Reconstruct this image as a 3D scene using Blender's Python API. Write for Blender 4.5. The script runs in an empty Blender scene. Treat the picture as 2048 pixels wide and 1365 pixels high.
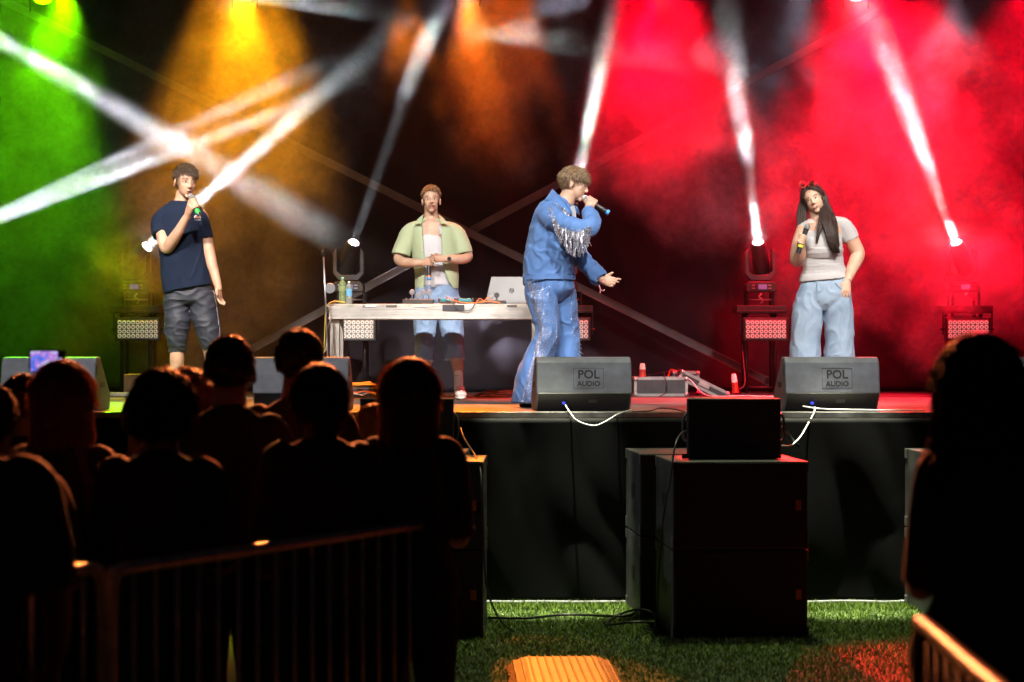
import bpy, bmesh, math, random
import numpy as np
from mathutils import Vector, Matrix, noise as mnoise
R = math.radians
rng = random.Random(7)
C = bpy.context.scene.collection
SC = bpy.context.scene
# ---------------------------------------------------------------- camera
FP, HZ, CZ = 4000.0, 690.0, 1.75          # focal length in photo pixels, horizon row, eye height
cam = bpy.data.cameras.new('camera'); camo = bpy.data.objects.new('camera', cam); C.objects.link(camo)
camo.location = (0, 0, CZ); camo.rotation_euler = (R(90), 0, 0)
cam.sensor_width = 36; cam.lens = FP * 36 / 2048; cam.shift_y = -(682.5 - HZ) / 2048
cam.clip_end = 500; cam.dof.use_dof = True; cam.dof.focus_distance = 15.0; cam.dof.aperture_fstop = 2.6
SC.camera = camo
def W(px, py, Y): return Vector(((px - 1024) / FP * Y, Y, CZ + (HZ - py) / FP * Y))
# ---------------------------------------------------------------- night sky
w = bpy.data.worlds.new("World"); SC.world = w; w.use_nodes = True
nt = w.node_tree; bg = nt.nodes['Background']
bg.inputs[0].default_value = (0.25, 0.3, 0.5, 1); bg.inputs[1].default_value = 0.006
SC.view_settings.view_transform = 'Standard'; SC.view_settings.look = 'None'
SC.view_settings.gamma = 1; SC.view_settings.exposure = 0
cy = SC.cycles
cy.use_denoising = True; cy.volume_step_rate = 0.45; cy.volume_max_steps = 256; cy.max_bounces = 5; cy.volume_bounces = 0
cy.transparent_max_bounces = 8; cy.sample_clamp_indirect = 3.0; cy.caustics_reflective = False; cy.caustics_refractive = False
# ---------------------------------------------------------------- lamps of the rig
STAGE_Z = 1.29
def aim(o, tgt): o.rotation_euler = (Vector(tgt) - o.location).to_track_quat('-Z', 'Y').to_euler()
def spot(name, loc, tgt, col, power, size, blend=0.3, rad=0.05):
    l = bpy.data.lights.new(name, 'SPOT'); l.color = col; l.energy = power; l.spot_size = R(size); l.spot_blend = blend
    l.shadow_soft_size = rad
    o = bpy.data.objects.new(name, l); C.objects.link(o); o.location = loc; aim(o, tgt); return o
def beam(name, loc, tgt, col, power, spread, size):
    l = bpy.data.lights.new(name, 'AREA'); l.shape = 'DISK'; l.size = size; l.spread = R(spread); l.color = col; l.energy = power
    o = bpy.data.objects.new(name, l); C.objects.link(o); o.location = loc; aim(o, tgt); return o
YT = 17.9                                   # depth of the rear lamp truss
GREEN, AMBER, ORANGE, RED = (0.15, .8, 0.0), (1, 0.33, 0.004), (1, 0.105, 0.0), (1, 0.0, 0.016)
def wash(px, tx, col, power, size, ty=16.9, z=4.93):
    return spot('wash_light', ((px - 1024) / FP * YT, YT, z), ((tx - 1024) / FP * ty, ty, STAGE_Z), col, power, size, 0.45, 0.08)
# fixtures that show at the top of the photo: px, z, target px, lens, colour, label
FIXT = [(85, 4.83, 60, 'green', GREEN, 'lit green wash lamp hanging from the truss at the far left'), (490, 4.86, 480, 'amber', AMBER, 'lit amber wash lamp hanging from the truss'),
        (935, 4.88, 960, 'orange', ORANGE, 'lit orange wash lamp hanging from the truss above the DJ'), (1300, 4.93, 1330, 'red', RED, 'lit red wash lamp above the man in denim'),
        (1712, 4.86, 1730, 'pink', (1, .25, .2), 'bright pinkish red wash lamp above the woman'), (1905, 4.9, 1890, 'white', (.75, .75, 1), 'cold white wash lamp near the right end of the truss'),
        (1600, 4.9, 1600, 'white', (.75, .75, 1), 'cold white wash lamp between the two red ones')]
POW = {'green': (900, 50), 'amber': (1000, 62), 'orange': (650, 50), 'red': (2000, 60), 'pink': (2500, 64), 'white': (70, 80)}
for (px, z, tx, cn, col, lb) in FIXT: wash(px, tx, RED if cn == 'pink' else col, *POW[cn], 17.5, z)
wash(2150, 1900, RED, 4500, 60, 18.4, 5.6)  # from here on: unseen extra washes, added higher up to fill the smoke
wash(1290, 1400, RED, 3200, 50, 18.2, 5.7)
wash(1730, 1820, RED, 8500, 60, 18.4, 5.9)
wash(490, 470, AMBER, 1900, 50, 18.2, 5.8)
wash(1010, 1050, ORANGE, 900, 32, 18.2, 5.7)
wash(-20, 60, GREEN, 1500, 46, 18.2, 5.9)
# the same rig's outward lamps: they rim the hair and light deck edge, subwoofers and lawn
def rim(px, tgt, col, power, size, blend=.4): return spot('audience_light', ((px - 1024) / FP * YT, YT - .2, 5.0), tgt, col, power, size, blend, .08)
rim(490, (-1.9, 7.6, 1.4), (1, .28, .08), 8000, 26)
rim(935, (-.6, 8.2, 1.3), (1, .2, .06), 7500, 24)
rim(935, (.3, 10.4, 0), (1, .24, .02), 6500, 8)
rim(1300, (2.4, 10.6, .3), (1, .01, .01), 22000, 13, .12)
rim(1712, (2.2, 9.5, .4), RED, 3500, 20)
rim(1712, (1.15, 5.4, 1.55), (1, .03, .06), 14000, 5)
rim(1300, (1.4, 12.3, 1.06), (1, .02, .02), 6000, 7)
rim(935, (-.6, 12.3, 1.06), (1, .25, .03), 3000, 6)
def deck(px, tx, col, power, size): return spot('deck_light', ((px - 1024) / FP * YT, YT, 5.0), W(tx, 0, 14.8).to_2d().to_3d() + Vector((0, 0, STAGE_Z)), col, power, size, .5, .06)
deck(130, 100, GREEN, 5000, 34); deck(490, 420, AMBER, 4500, 36); deck(820, 800, (1, .2, .01), 3500, 28); deck(935, 1000, (1, .25, .02), 4000, 28); deck(1300, 1350, (1, .02, .01), 7000, 36); deck(1712, 1750, (1, .02, .01), 7000, 38)
# white beams of the moving heads: (lens px, py), (through px, py), depths
beams = [((293, 488), (720, 120), 18.3, 17.2, 5), ((707, 484), (858, 60), 18.3, 17.2, 5), ((1130, 488), (1228, 0), 18.3, 17.2, 5),
         ((1516, 490), (1452, 0), 18.3, 17.0, 8), ((1913, 495), (1735, 0), 18.3, 17.2, 8)]
HEADLEN = .15
def beam_geom(a, b, Ya, Yb):
    p, q = W(*a, Ya), W(*b, Yb)
    for _ in range(3): d = (q - p).normalized(); p.z = STAGE_Z + .945 + .325 + HEADLEN * d.z
    return Vector((p.x - d.x * HEADLEN, p.y - d.y * HEADLEN, STAGE_Z + .945)), p, d
BPOW = [13, 30, 28, 16, 16]
for (a, b, Ya, Yb, ang), pw in zip(beams, BPOW):
    _, p, d = beam_geom(a, b, Ya, Yb); beam('beam_light', p + d * .05, p + d * 3, (0.92, 0.95, 1), pw, ang, 0.085)
def offbeam(a, b, power, ang): 
    p, q = W(*a), W(*b)
    beam('beam_light', p, q, (0.95, 0.93, 1), power, ang, .10)
offbeam((-260, -75, 18.0), (600, 430, 19.0), 36, 5)
offbeam((-160, 500, 18.2), (440, 268, 18.8), 11, 2.5)
offbeam((-160, 500, 18.2), (440, 225, 18.9), 8, 2.5)
offbeam((380, -25, 17.8), (1120, 62, 18.9), 85, 6)
# front white light from the truss above the barrier
for x, tx, ty, tz, pw, cone in ((-4, -2.38, 14.8, 2.35, 5200, 12.5), (-.8, -2.42, 14.8, 2.4, 2400, 11.5), (-1.6, .32, 14.7, 2.35, 3200, 12.5), (2.4, .3, 14.7, 2.35, 3600, 12.5), (.8, 2.3, 15.0, 2.3, 1900, 11.5), (4.2, 2.32, 15.0, 2.25, 3900, 12.5),
        (-2.2, -.68, 16.9, 2.3, 3800, 12), (1, -.7, 16.9, 2.3, 3800, 12)):
    spot('front_light', (x, 8.0, 7.4), (tx, ty, tz), (1, 0.92, 0.84), pw, cone, 0.25, 0.12)
for x, tx in ((-4, -3.2), (-2.2, -1.45), (0, .5), (2, 2.2), (4, 3.7)): spot('monitor_fill_light', (x, 8.0, 7.4), (tx, 13.95, 1.72), (1, .95, .92), 2200, 8.5, .3, .1)  # extra spots added only to brighten the wedge monitors
for x in (-3.5, 3.5): spot('front_wash', (x, 8.0, 7.4), (x * .5, 16.2, 1.7), (1, .93, .88), 700, 26, .7, .3)
for x, tx, ty in ((-3, -2.35, 14.8), (0, -.1, 15.4), (3, 2.3, 15.0)): spot('face_fill_light', (x, -6, 6.8), (tx, ty, 2.35), (1, .93, .86), 1700, 5.6, .4, .2)  # unseen fill spots added behind the camera to brighten the faces
spot('side_light', (-6.5, 11.6, 5.2), (1.0, 12.6, .6), (.8, .85, 1), 420, 17, .5, .1)
for x in (.25, 2.2): spot('skirt_light', (x, 13.3, 6.2), (x, 13.28, 0), (1, 1, .7), 8000, 13, .6, .05)
spot('lawn_fill_light', (1.4, 13.3, 6.5), (1.4, 11.8, 0), (.95, 1, .6), 1150, 60, 1, .2)  # unseen overhead fill, added so the grass shows
# ---------------------------------------------------------------- helpers
X_, Y_, Z_ = Vector((1, 0, 0)), Vector((0, 1, 0)), Vector((0, 0, 1))
def tag(o, label=None, cat=None, group=None, kind=None):
    if label: o['label'] = label
    if cat: o['category'] = cat
    if group: o['group'] = group
    if kind: o['kind'] = kind
    return o
def thing(name, label, cat, loc=(0, 0, 0), rz=0.0, group=None):
    o = bpy.data.objects.new(name, None); C.objects.link(o); o.location = loc; o.rotation_euler = (0, 0, rz)
    o.empty_display_size = 0.1
    return tag(o, label, cat, group)
def copy_tree(o, parent=None):
    c = o.copy(); C.objects.link(c); c.parent = parent
    for ch in [q for q in bpy.data.objects if q.parent == o]: copy_tree(ch, c)
    return c
def world_loc(o):
    v = Vector((0, 0, 0))
    while o is not None: v += o.location; o = o.parent
    return v
def catmull(P, k):
    if len(P) < 3 or k < 2: return list(P)
    out = []
    for i in range(len(P) - 1):
        p0 = P[max(i - 1, 0)]; p1 = P[i]; p2 = P[i + 1]; p3 = P[min(i + 2, len(P) - 1)]
        for j in range(k):
            t = j / k
            out.append([0.5 * (2 * b + (c - a) * t + (2 * a - 5 * b + 4 * c - d) * t * t + (3 * b - a - 3 * c + d) * t ** 3) for a, b, c, d in zip(p0, p1, p2, p3)])
    out.append(list(P[-1])); return out
class MB:
    def __init__(s): s.v = []; s.f = []; s.mi = []; s.cur = 0
    def add(s, vs, fs):
        b = len(s.v); s.v.extend([tuple(q) for q in vs]); s.f.extend([tuple(i + b for i in f) for f in fs]); s.mi.extend([s.cur] * len(fs)); return s
    def box(s, x0, x1, y0, y1, z0, z1, M=None):
        vs = [Vector((x, y, z)) for x in (x0, x1) for y in (y0, y1) for z in (z0, z1)]
        if M is not None: vs = [M @ v for v in vs]
        return s.add(vs, [(0, 1, 3, 2), (4, 6, 7, 5), (0, 4, 5, 1), (2, 3, 7, 6), (0, 2, 6, 4), (1, 5, 7, 3)])
    def beam(s, a, b, w, h, up=Z_):
        a, b = Vector(a), Vector(b); t = (b - a).normalized(); sx = t.cross(up).normalized(); sy = sx.cross(t)
        vs = [p + sx * i * w / 2 + sy * j * h / 2 for p in (a, b) for i, j in ((-1, -1), (1, -1), (1, 1), (-1, 1))]
        return s.add(vs, [(0, 3, 2, 1), (4, 5, 6, 7), (0, 1, 5, 4), (1, 2, 6, 5), (2, 3, 7, 6), (3, 0, 4, 7)])
    def loft(s, st, ref=X_, n=16, sub=3, cap=True, hollow=False, sq=1.0):
        """st: stations (x, y, z, ra, rb); rings stand square to the path, ra lies along ref"""
        st = catmull([list(map(float, q)) for q in st], sub)
        P = [Vector(q[:3]) for q in st]; A = [(abs(q[3]), abs(q[4])) for q in st]; m = len(P)
        T = [((P[min(i + 1, m - 1)] - P[max(i - 1, 0)]).normalized() if (P[min(i + 1, m - 1)] - P[max(i - 1, 0)]).length > 1e-9 else Z_) for i in range(m)]
        if hollow:
            P.append(P[-1].copy()); A.append((A[-1][0] * .84, A[-1][1] * .84)); T.append(T[m - 1])
            P.append(P[m - 1] - T[m - 1] * .035); A.append((A[m - 1][0] * .8, A[m - 1][1] * .8)); T.append(T[m - 1]); m += 2
        vs = []; fs = []; a = None
        for i in range(m):
            r0 = ref if (a is None) else a
            a = r0 - T[i] * r0.dot(T[i])
            if a.length < 1e-4: a = Y_ - T[i] * Y_.dot(T[i])
            a.normalize(); b = T[i].cross(a)
            for j in range(n):
                t = 2 * math.pi * j / n; c_, s_ = math.cos(t), math.sin(t)
                if sq != 1.0:
                    c_ = math.copysign(abs(c_) ** sq, c_); s_ = math.copysign(abs(s_) ** sq, s_)
                vs.append(P[i] + a * A[i][0] * c_ + b * A[i][1] * s_)
        for i in range(m - 1):
            for j in range(n):
                k = (j + 1) % n; fs.append((i * n + j, i * n + k, (i + 1) * n + k, (i + 1) * n + j))
        if cap: fs.append(tuple(range(n - 1, -1, -1))); fs.append(tuple((m - 1) * n + j for j in range(n)))
        return s.add(vs, fs)
    def tube(s, pts, r, n=6, sub=1, taper=None):
        m = len(pts)
        return s.loft([(*p, (r if taper is None else r + (taper - r) * i / (m - 1)), (r if taper is None else r + (taper - r) * i / (m - 1))) for i, p in enumerate(pts)], Vector((.31, .2, .9)), n, sub)
    def cyl(s, a, b, r, r2=None, n=16):
        return s.tube([a, b], r, n, 1, r if r2 is None else r2)
    def ball(s, c, r, nu=16, nv=10, M=None):
        c = Vector(c); r = (r, r, r) if isinstance(r, (int, float)) else r
        vs = []; fs = []
        for i in range(1, nv):
            p = math.pi * i / nv
            for j in range(nu):
                t = 2 * math.pi * j / nu
                vs.append(Vector((r[0] * math.sin(p) * math.cos(t), r[1] * math.sin(p) * math.sin(t), r[2] * math.cos(p))) + c)
        vs += [c + Vector((0, 0, r[2])), c - Vector((0, 0, r[2]))]; q = len(vs)
        for i in range(nv - 2):
            for j in range(nu):
                k = (j + 1) % nu; fs.append((i * nu + j, (i + 1) * nu + j, (i + 1) * nu + k, i * nu + k))
        for j in range(nu):
            k = (j + 1) % nu; fs.append((q - 2, j, k)); fs.append((q - 1, (nv - 2) * nu + k, (nv - 2) * nu + j))
        if M is not None: vs = [M @ v for v in vs]
        return s.add(vs, fs)
    def prism(s, poly, x0, x1, M=None, axis='x'):
        """poly: (y, z) outline swept along x (or (x, z) along y, (x, y) along z)"""
        def pt(u, v, w): return Vector((w, u, v)) if axis == 'x' else Vector((u, w, v)) if axis == 'y' else Vector((u, v, w))
        n = len(poly); vs = [pt(u, v, w) for w in (x0, x1) for (u, v) in poly]
        if M is not None: vs = [M @ v for v in vs]
        return s.add(vs, [tuple(range(n - 1, -1, -1)), tuple(range(n, 2 * n))] + [(i, (i + 1) % n, n + (i + 1) % n, n + i) for i in range(n)])
    def disc(s, c, nrm, r, h, n=20):
        c = Vector(c); nrm = Vector(nrm).normalized(); return s.cyl(c, c + nrm * h, r, r, n)
    def torus(s, c, nrm, R0, r, n=20, m=6, M=None):
        c = Vector(c); nrm = Vector(nrm).normalized(); a = nrm.orthogonal().normalized(); b = nrm.cross(a); vs = []; fs = []
        for i in range(n):
            t = 2 * math.pi * i / n; d = a * math.cos(t) + b * math.sin(t)
            for j in range(m):
                u = 2 * math.pi * j / m; vs.append(c + d * (R0 + r * math.cos(u)) + nrm * r * math.sin(u))
        for i in range(n):
            for j in range(m):
                fs.append((i * m + j, i * m + (j + 1) % m, ((i + 1) % n) * m + (j + 1) % m, ((i + 1) % n) * m + j))
        return s.add(vs, fs)
    def mesh(s, name, mats, off=Vector((0, 0, 0))):
        me = bpy.data.meshes.new(name)
        me.from_pydata([(v[0] - off[0], v[1] - off[1], v[2] - off[2]) for v in s.v], [], s.f)
        for m in (mats if isinstance(mats, (list, tuple)) else [mats]): me.materials.append(m)
        if any(s.mi): me.polygons.foreach_set('material_index', s.mi)
        me.validate(); return me
    def build(s, name, mats, parent=None, smooth=False, bevel=0, wl=False, seg=2):
        off = world_loc(parent) if (wl and parent is not None) else Vector((0, 0, 0))
        me = s.mesh(name, mats, off); o = bpy.data.objects.new(name, me); C.objects.link(o)
        bm = bmesh.new(); bm.from_mesh(me); bmesh.ops.recalc_face_normals(bm, faces=bm.faces); bm.to_mesh(me); bm.free()
        if parent is not None: o.parent = parent
        if smooth is True: me.shade_smooth()
        elif smooth: 
            me.shade_smooth(); me.set_sharp_from_angle(angle=R(smooth))
        if bevel:
            b = o.modifiers.new('bevel', 'BEVEL'); b.width = bevel; b.segments = seg; b.limit_method = 'ANGLE'; b.angle_limit = R(40)
        return o
def sculpt(name, mb, mats, parent=None, voxel=0.006, smooth=4, disp=None, wl=True, color=None, sf=0.5):
    """one continuous surface: voxel union of all shapes in mb, smoothed, then displaced by disp(co, no)"""
    o = bpy.data.objects.new(name, mb.mesh(name, mats)); C.objects.link(o)
    m = o.modifiers.new('r', 'REMESH'); m.mode = 'VOXEL'; m.voxel_size = voxel; m.use_smooth_shade = True
    if smooth: q = o.modifiers.new('s', 'SMOOTH'); q.factor = sf; q.iterations = smooth
    dg = bpy.context.evaluated_depsgraph_get(); me = bpy.data.meshes.new_from_object(o.evaluated_get(dg))
    old = o.data; o.modifiers.clear(); o.data = me; bpy.data.meshes.remove(old); me.name = name
    if not me.materials:
        for q in (mats if isinstance(mats, (list, tuple)) else [mats]): me.materials.append(q)
    if disp is not None:
        n = len(me.vertices); co = np.empty(n * 3, 'f'); no = np.empty(n * 3, 'f')
        me.vertices.foreach_get('co', co); me.vertex_normals.foreach_get('vector', no)
        co = co.reshape(-1, 3); no = no.reshape(-1, 3); d = np.array([disp(c_, n_) for c_, n_ in zip(co.tolist(), no.tolist())], 'f')
        co = co + no * d[:, None]; me.vertices.foreach_set('co', co.ravel()); me.update()
    if wl and parent is not None:
        off = world_loc(parent); me.transform(Matrix.Translation(-off))
    me.shade_smooth()
    if parent is not None: o.parent = parent
    return o
def fold(amp, sx=6, sy=6, sz=2.2, seed=0.0, fine=0.35):
    """cloth relief: broad swells, soft creases and a few sharp ones"""
    def f(c, n):
        w_ = mnoise.noise(Vector((c[0] * 3 + seed, c[1] * 3, c[2] * 3))) * .5
        v = Vector((c[0] * sx + seed + w_, c[1] * sy, c[2] * sz + w_)); a = mnoise.noise(v); b = mnoise.noise(Vector((v.x * 1.9 + v.z * .8 + 5, v.y * 1.9, v.z * 1.9 - v.x * .8)))
        return amp * (1.1 * a + fine * (.45 - 2.0 * min(abs(b), .35)))
    return f
def text_mesh(name, txt, size, mat_, parent, M, depth=0.002, offset=0.0, shear=0.0):
    cu = bpy.data.curves.new(name, 'FONT'); cu.body = txt; cu.size = size; cu.extrude = depth; cu.offset = offset; cu.shear = shear
    cu.align_x = 'CENTER'; cu.align_y = 'CENTER'; cu.resolution_u = 3
    t = bpy.data.objects.new(name + '_c', cu); C.objects.link(t); dg = bpy.context.evaluated_depsgraph_get(); dg.update()
    me = bpy.data.meshes.new_from_object(t.evaluated_get(dg)); bpy.data.objects.remove(t); me.materials.clear(); me.materials.append(mat_)
    me.transform(M); me.name = name; o = bpy.data.objects.new(name, me); C.objects.link(o); o.parent = parent; return o
# ---------------------------------------------------------------- materials
MATS = {}
def mat(name, col, rough=0.6, metal=0.0, var=0.0, vscale=8.0, bump=0.0, bscale=60.0, spec=0.5, emit=None, estr=0.0, trans=0.0, wave=None, col2=None, sheen=0.0, stretch=None, alpha=None, coat=0.0):
    if name in MATS: return MATS[name]
    m = bpy.data.materials.new(name); m.use_nodes = True; nt = m.node_tree; N, L = nt.nodes, nt.links; b = N['Principled BSDF']
    b.inputs['Base Color'].default_value = (*col, 1); b.inputs['Roughness'].default_value = rough; b.inputs['Metallic'].default_value = metal
    b.inputs['Specular IOR Level'].default_value = spec; b.inputs['Transmission Weight'].default_value = trans
    b.inputs['Sheen Weight'].default_value = sheen; b.inputs['Coat Weight'].default_value = coat
    tc = N.new('ShaderNodeTexCoord'); vec = tc.outputs['Object']
    if stretch:
        mp = N.new('ShaderNodeMapping'); mp.inputs['Scale'].default_value = stretch; L.new(vec, mp.inputs[0]); vec = mp.outputs[0]
    if var or col2:
        n = N.new('ShaderNodeTexNoise'); n.inputs['Scale'].default_value = vscale; n.inputs['Detail'].default_value = 5; L.new(vec, n.inputs['Vector'])
        r = N.new('ShaderNodeValToRGB'); L.new(n.outputs[0], r.inputs[0]); L.new(r.outputs[0], b.inputs['Base Color'])
        c2 = col2 or tuple(min(1, c * (1 + var)) for c in col); c1 = col if col2 else tuple(c * (1 - var) for c in col)
        r.color_ramp.elements[0].position = .36; r.color_ramp.elements[0].color = (*c1, 1); r.color_ramp.elements[1].position = .66; r.color_ramp.elements[1].color = (*c2, 1)
        rr = N.new('ShaderNodeMapRange'); L.new(n.outputs[0], rr.inputs[0]); rr.inputs['To Min'].default_value = max(0, rough - .12); rr.inputs['To Max'].default_value = min(1, rough + .12)
        L.new(rr.outputs[0], b.inputs['Roughness'])
    if bump:
        n = N.new('ShaderNodeTexNoise'); n.inputs['Scale'].default_value = bscale; n.inputs['Detail'].default_value = 4; L.new(vec, n.inputs['Vector'])
        bp = N.new('ShaderNodeBump'); bp.inputs['Strength'].default_value = bump; bp.inputs['Distance'].default_value = 0.01
        L.new(n.outputs[0], bp.inputs['Height']); L.new(bp.outputs[0], b.inputs['Normal'])
    if emit: b.inputs['Emission Color'].default_value = (*emit, 1); b.inputs['Emission Strength'].default_value = estr
    MATS[name] = m; return m
BLK = mat('black_paint', (.018, .018, .02), .5, var=.3, vscale=20, bump=.15, bscale=200)
BLKM = mat('black_metal', (.02, .02, .022), .38, 0.4, var=.3)
CABB = mat('speaker_paint', (.12, .13, .155), .55, var=.18, vscale=9, bump=.35, bscale=260)
CABD = mat('sub_paint', (.042, .042, .042), .6, var=.35, vscale=5, bump=.3, bscale=180)
CEDGE = mat('case_edging', (.30, .30, .30), .45, .4, var=.2)
ALU = mat('aluminium', (.42, .41, .39), .45, .5, var=.08, vscale=14, bump=.1, bscale=60)
STEEL = mat('steel', (.5, .5, .5), .3, .9, var=.2)
BRACE = mat('brace_metal', (.16, .15, .155), .5, .3, var=.2, vscale=4)
RUBBER = mat('cable_rubber', (.015, .015, .016), .45)
WHITEC = mat('white_cable', (.6, .6, .62), .5)
WHITE = mat('white_plastic', (.75, .73, .7), .45)
REDP = mat('red_plastic', (.55, .03, .02), .4, var=.2)
SCREWM = mat('corner_metal', (.38, .38, .38), .35, .6, var=.2)
INK = mat('black_ink', (.004, .004, .005), .6)
# ---------------------------------------------------------------- ground
SZ = STAGE_Z
GR = mat('lawn_soil', (.018, .035, .010), .9, col2=(.035, .06, .016), vscale=3, bump=.8, bscale=30)
g = MB(); g.add([(-60, -20, 0), (60, -20, 0), (60, 80, 0), (-60, 80, 0)], [(0, 1, 2, 3)])
tag(g.build('ground', GR), kind='structure')
gm = mat('grass_blade', (.09, .18, .015), .55, col2=(.19, .27, .03), vscale=40)
npr = np.random.RandomState(3); NB = 90000
gx = npr.uniform(-1.2, 3.9, NB); gy = 10.1 + 3.55 * npr.uniform(0, 1, NB) ** .8; a = npr.uniform(0, 6.28, NB)
hh = npr.uniform(.012, .028, NB) * (1 + 1.0 * (gy > 13.1) * npr.uniform(0, 1, NB)); ww = npr.uniform(.0015, .0035, NB); ln = npr.uniform(-.02, .02, (NB, 2))
V = np.zeros((NB, 5, 3)); dx, dy = np.cos(a) * ww, np.sin(a) * ww
V[:, 0] = np.stack([gx - dx, gy - dy, 0 * gx], 1); V[:, 1] = np.stack([gx + dx, gy + dy, 0 * gx], 1)
V[:, 2] = np.stack([gx + dx * .8 + ln[:, 0] * .4, gy + dy * .8 + ln[:, 1] * .4, hh * .6], 1); V[:, 3] = np.stack([gx - dx * .8 + ln[:, 0] * .4, gy - dy * .8 + ln[:, 1] * .4, hh * .6], 1)
V[:, 4] = np.stack([gx + ln[:, 0], gy + ln[:, 1], hh], 1)
me = bpy.data.meshes.new('grass'); nv = NB * 5
me.vertices.add(nv); me.vertices.foreach_set('co', V.ravel()); b5 = np.arange(NB) * 5
lv = np.stack([b5, b5 + 1, b5 + 2, b5 + 3, b5 + 3, b5 + 2, b5 + 4], 1).ravel(); me.loops.add(NB * 7); me.loops.foreach_set('vertex_index', lv)
me.polygons.add(NB * 2); ls = np.stack([np.arange(NB) * 7, np.arange(NB) * 7 + 4], 1).ravel(); me.polygons.foreach_set('loop_start', ls)
me.update(calc_edges=True); me.materials.append(gm); go = bpy.data.objects.new('grass', me); C.objects.link(go)
tag(go, 'short green lawn grass in front of the stage skirt', 'grass', kind='stuff')
# ---------------------------------------------------------------- stage
stage = thing('stage', 'raised open air stage with black cloth skirt and scuffed deck', 'stage', (0, 13.6, 0))
DECK = mat('deck_board', (.20, .17, .16), .42, var=.35, vscale=2.5, stretch=(.6, 6, 1), bump=.1, bscale=40)
m = MB(); m.box(-7.5, 7.5, 13.6, 20.2, SZ - .06, SZ); m.build('deck', DECK, stage, wl=True)
for i in range(-7, 8, 2):
    for y in (13.75, 19.8): m = MB(); m.box(i - .04, i + .04, y, y + .08, 0, SZ - .061); m.build('support_leg', ALU, stage, wl=True)
m = MB(); m.box(-7.5, 7.5, 13.57, 13.597, SZ - .035, SZ + .003); m.build('edge_strip', mat('edge_metal', (.4, .4, .42), .35, .7, var=.3, vscale=12), stage, wl=True, bevel=.002)
m = MB(); m.box(-7.5, 7.5, 17.45, 19.35, SZ + .0, SZ + .006); m.build('floor_cloth', mat('floor_cloth', (.02, .02, .022), .8, var=.3, bump=.3), stage, wl=True)
def cloth(name, x0, x1, z0, z1, Y, nx, nz, amp, mt, parent=None, seed=0, sx=1.2, sz=.35, back=.02):
    m = MB(); vs = []; fs = []
    for k in range(nz + 1):
        for i in range(nx + 1):
            x = x0 + (x1 - x0) * i / nx; z = z0 + (z1 - z0) * k / nz
            d = amp * (mnoise.noise(Vector((x * sx + seed, 0, z * sz))) + .5 * (.5 - abs(mnoise.noise(Vector((x * sx * 2 + z * .9 + seed, 3, z * sz * 3)))) * 2) + .25 * mnoise.noise(Vector((x * 6 + seed, 9, z * 1.2))))
            vs.append((x, Y + d, z))
    for k in range(nz):
        for i in range(nx): q = k * (nx + 1) + i; fs.append((q, q + 1, q + nx + 2, q + nx + 1))
    m.add(vs, fs); o = m.build(name, mt, parent, smooth=True, wl=True)
    s = o.modifiers.new('t', 'SOLIDIFY'); s.thickness = back; s.offset = 1; return o
SKIRT = mat('skirt_cloth', (.0055, .0055, .0075), .7, var=.15, bump=.15, bscale=300, spec=.15)
cloth('skirt', -7.5, 7.5, .02, SZ - .037, 13.5, 500, 40, .035, SKIRT, stage, 4, back=.006)
m = MB(); pts = []
for i in range(301):
    x = -7.5 + 15 * i / 300; pts.append((x, 13.45 + .03 * mnoise.noise(Vector((x * 1.5, 2, 0))), .012 + .012 * abs(mnoise.noise(Vector((x * 2, 7, 0))))))
m.loft([(*p, .018, .004) for p in pts], Z_, 6, 1); m.build('skirt_hem', mat('hem_cloth', (.22, .22, .26), .7), stage, smooth=True, wl=True)
# backdrop
bd = thing('backdrop_curtain', 'tall black cloth curtain hanging across the back of the stage', 'curtain', (0, 19.6, SZ))
CURT = mat('curtain_cloth', (.024, .020, .028), .75, var=.2, vscale=2, bump=.2, bscale=200, spec=.15)
cloth('cloth', -8, 8, SZ + .01, 7.2, 19.62, 420, 130, .085, CURT, bd, 11, .9, .6)
m = MB(); m.cyl((-8, 19.7, 7.22), (8, 19.7, 7.22), .03); m.build('hanging_rail', BLKM, bd, smooth=True, wl=True)
# diagonal braces
def brace(a, b, label):
    o = thing('diagonal_brace', label, 'brace', a, group=None); a, b = Vector(a), Vector(b); m = MB()
    up = Vector((0, 1, 0)); t = (b - a).normalized(); sdn = t.cross(up).normalized()
    m.beam(a, b, .060, .012, up)
    for s in (-1, 1): m.beam(a + sdn * s * .0335, b + sdn * s * .0335, .006, .05, up)
    m.build('channel', BRACE, o, wl=True)
    for e in (a, b): m = MB(); m.beam(e - t * .08, e + t * .08, .10, .03, up); m.build('end_plate', BLKM, o, wl=True)
brace(W(-700, -352, 19.25), W(1545, 768, 19.25), 'long metal brace falling from upper left to lower right across the backdrop')
brace(W(300, 808, 19.32), W(2200, -215, 19.32), 'metal brace rising from lower left to upper right behind the DJ')
# chains
for px, n_, lb in ((1328, 4.95, 'thin hanging chain left of its twin, before the backdrop'), (1341, 4.9, 'thicker rusty hoist chain hanging to the right of its twin')):
    p0 = W(px, 742, 18.7); m = MB(); z = p0.z; i = 0
    rr = .0048 if px == 1341 else .0028
    while z < n_:
        nrm = Vector((0.2, 1, 0)) if i % 2 else Vector((1, .2, 0)); M = Matrix.Translation((0, 0, z)) @ Matrix.Diagonal((1, 1, 1.75, 1))
        m.torus((0, 0, 0), nrm, .0125, rr, 10, 5, M=M); z += .035; i += 1
    tag(m.build('hoist_chain', mat('chain_metal', (.28, .20, .15), .45, .6, var=.4, vscale=30), smooth=True), lb, 'chain').location = (p0.x, p0.y, 0)
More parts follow.
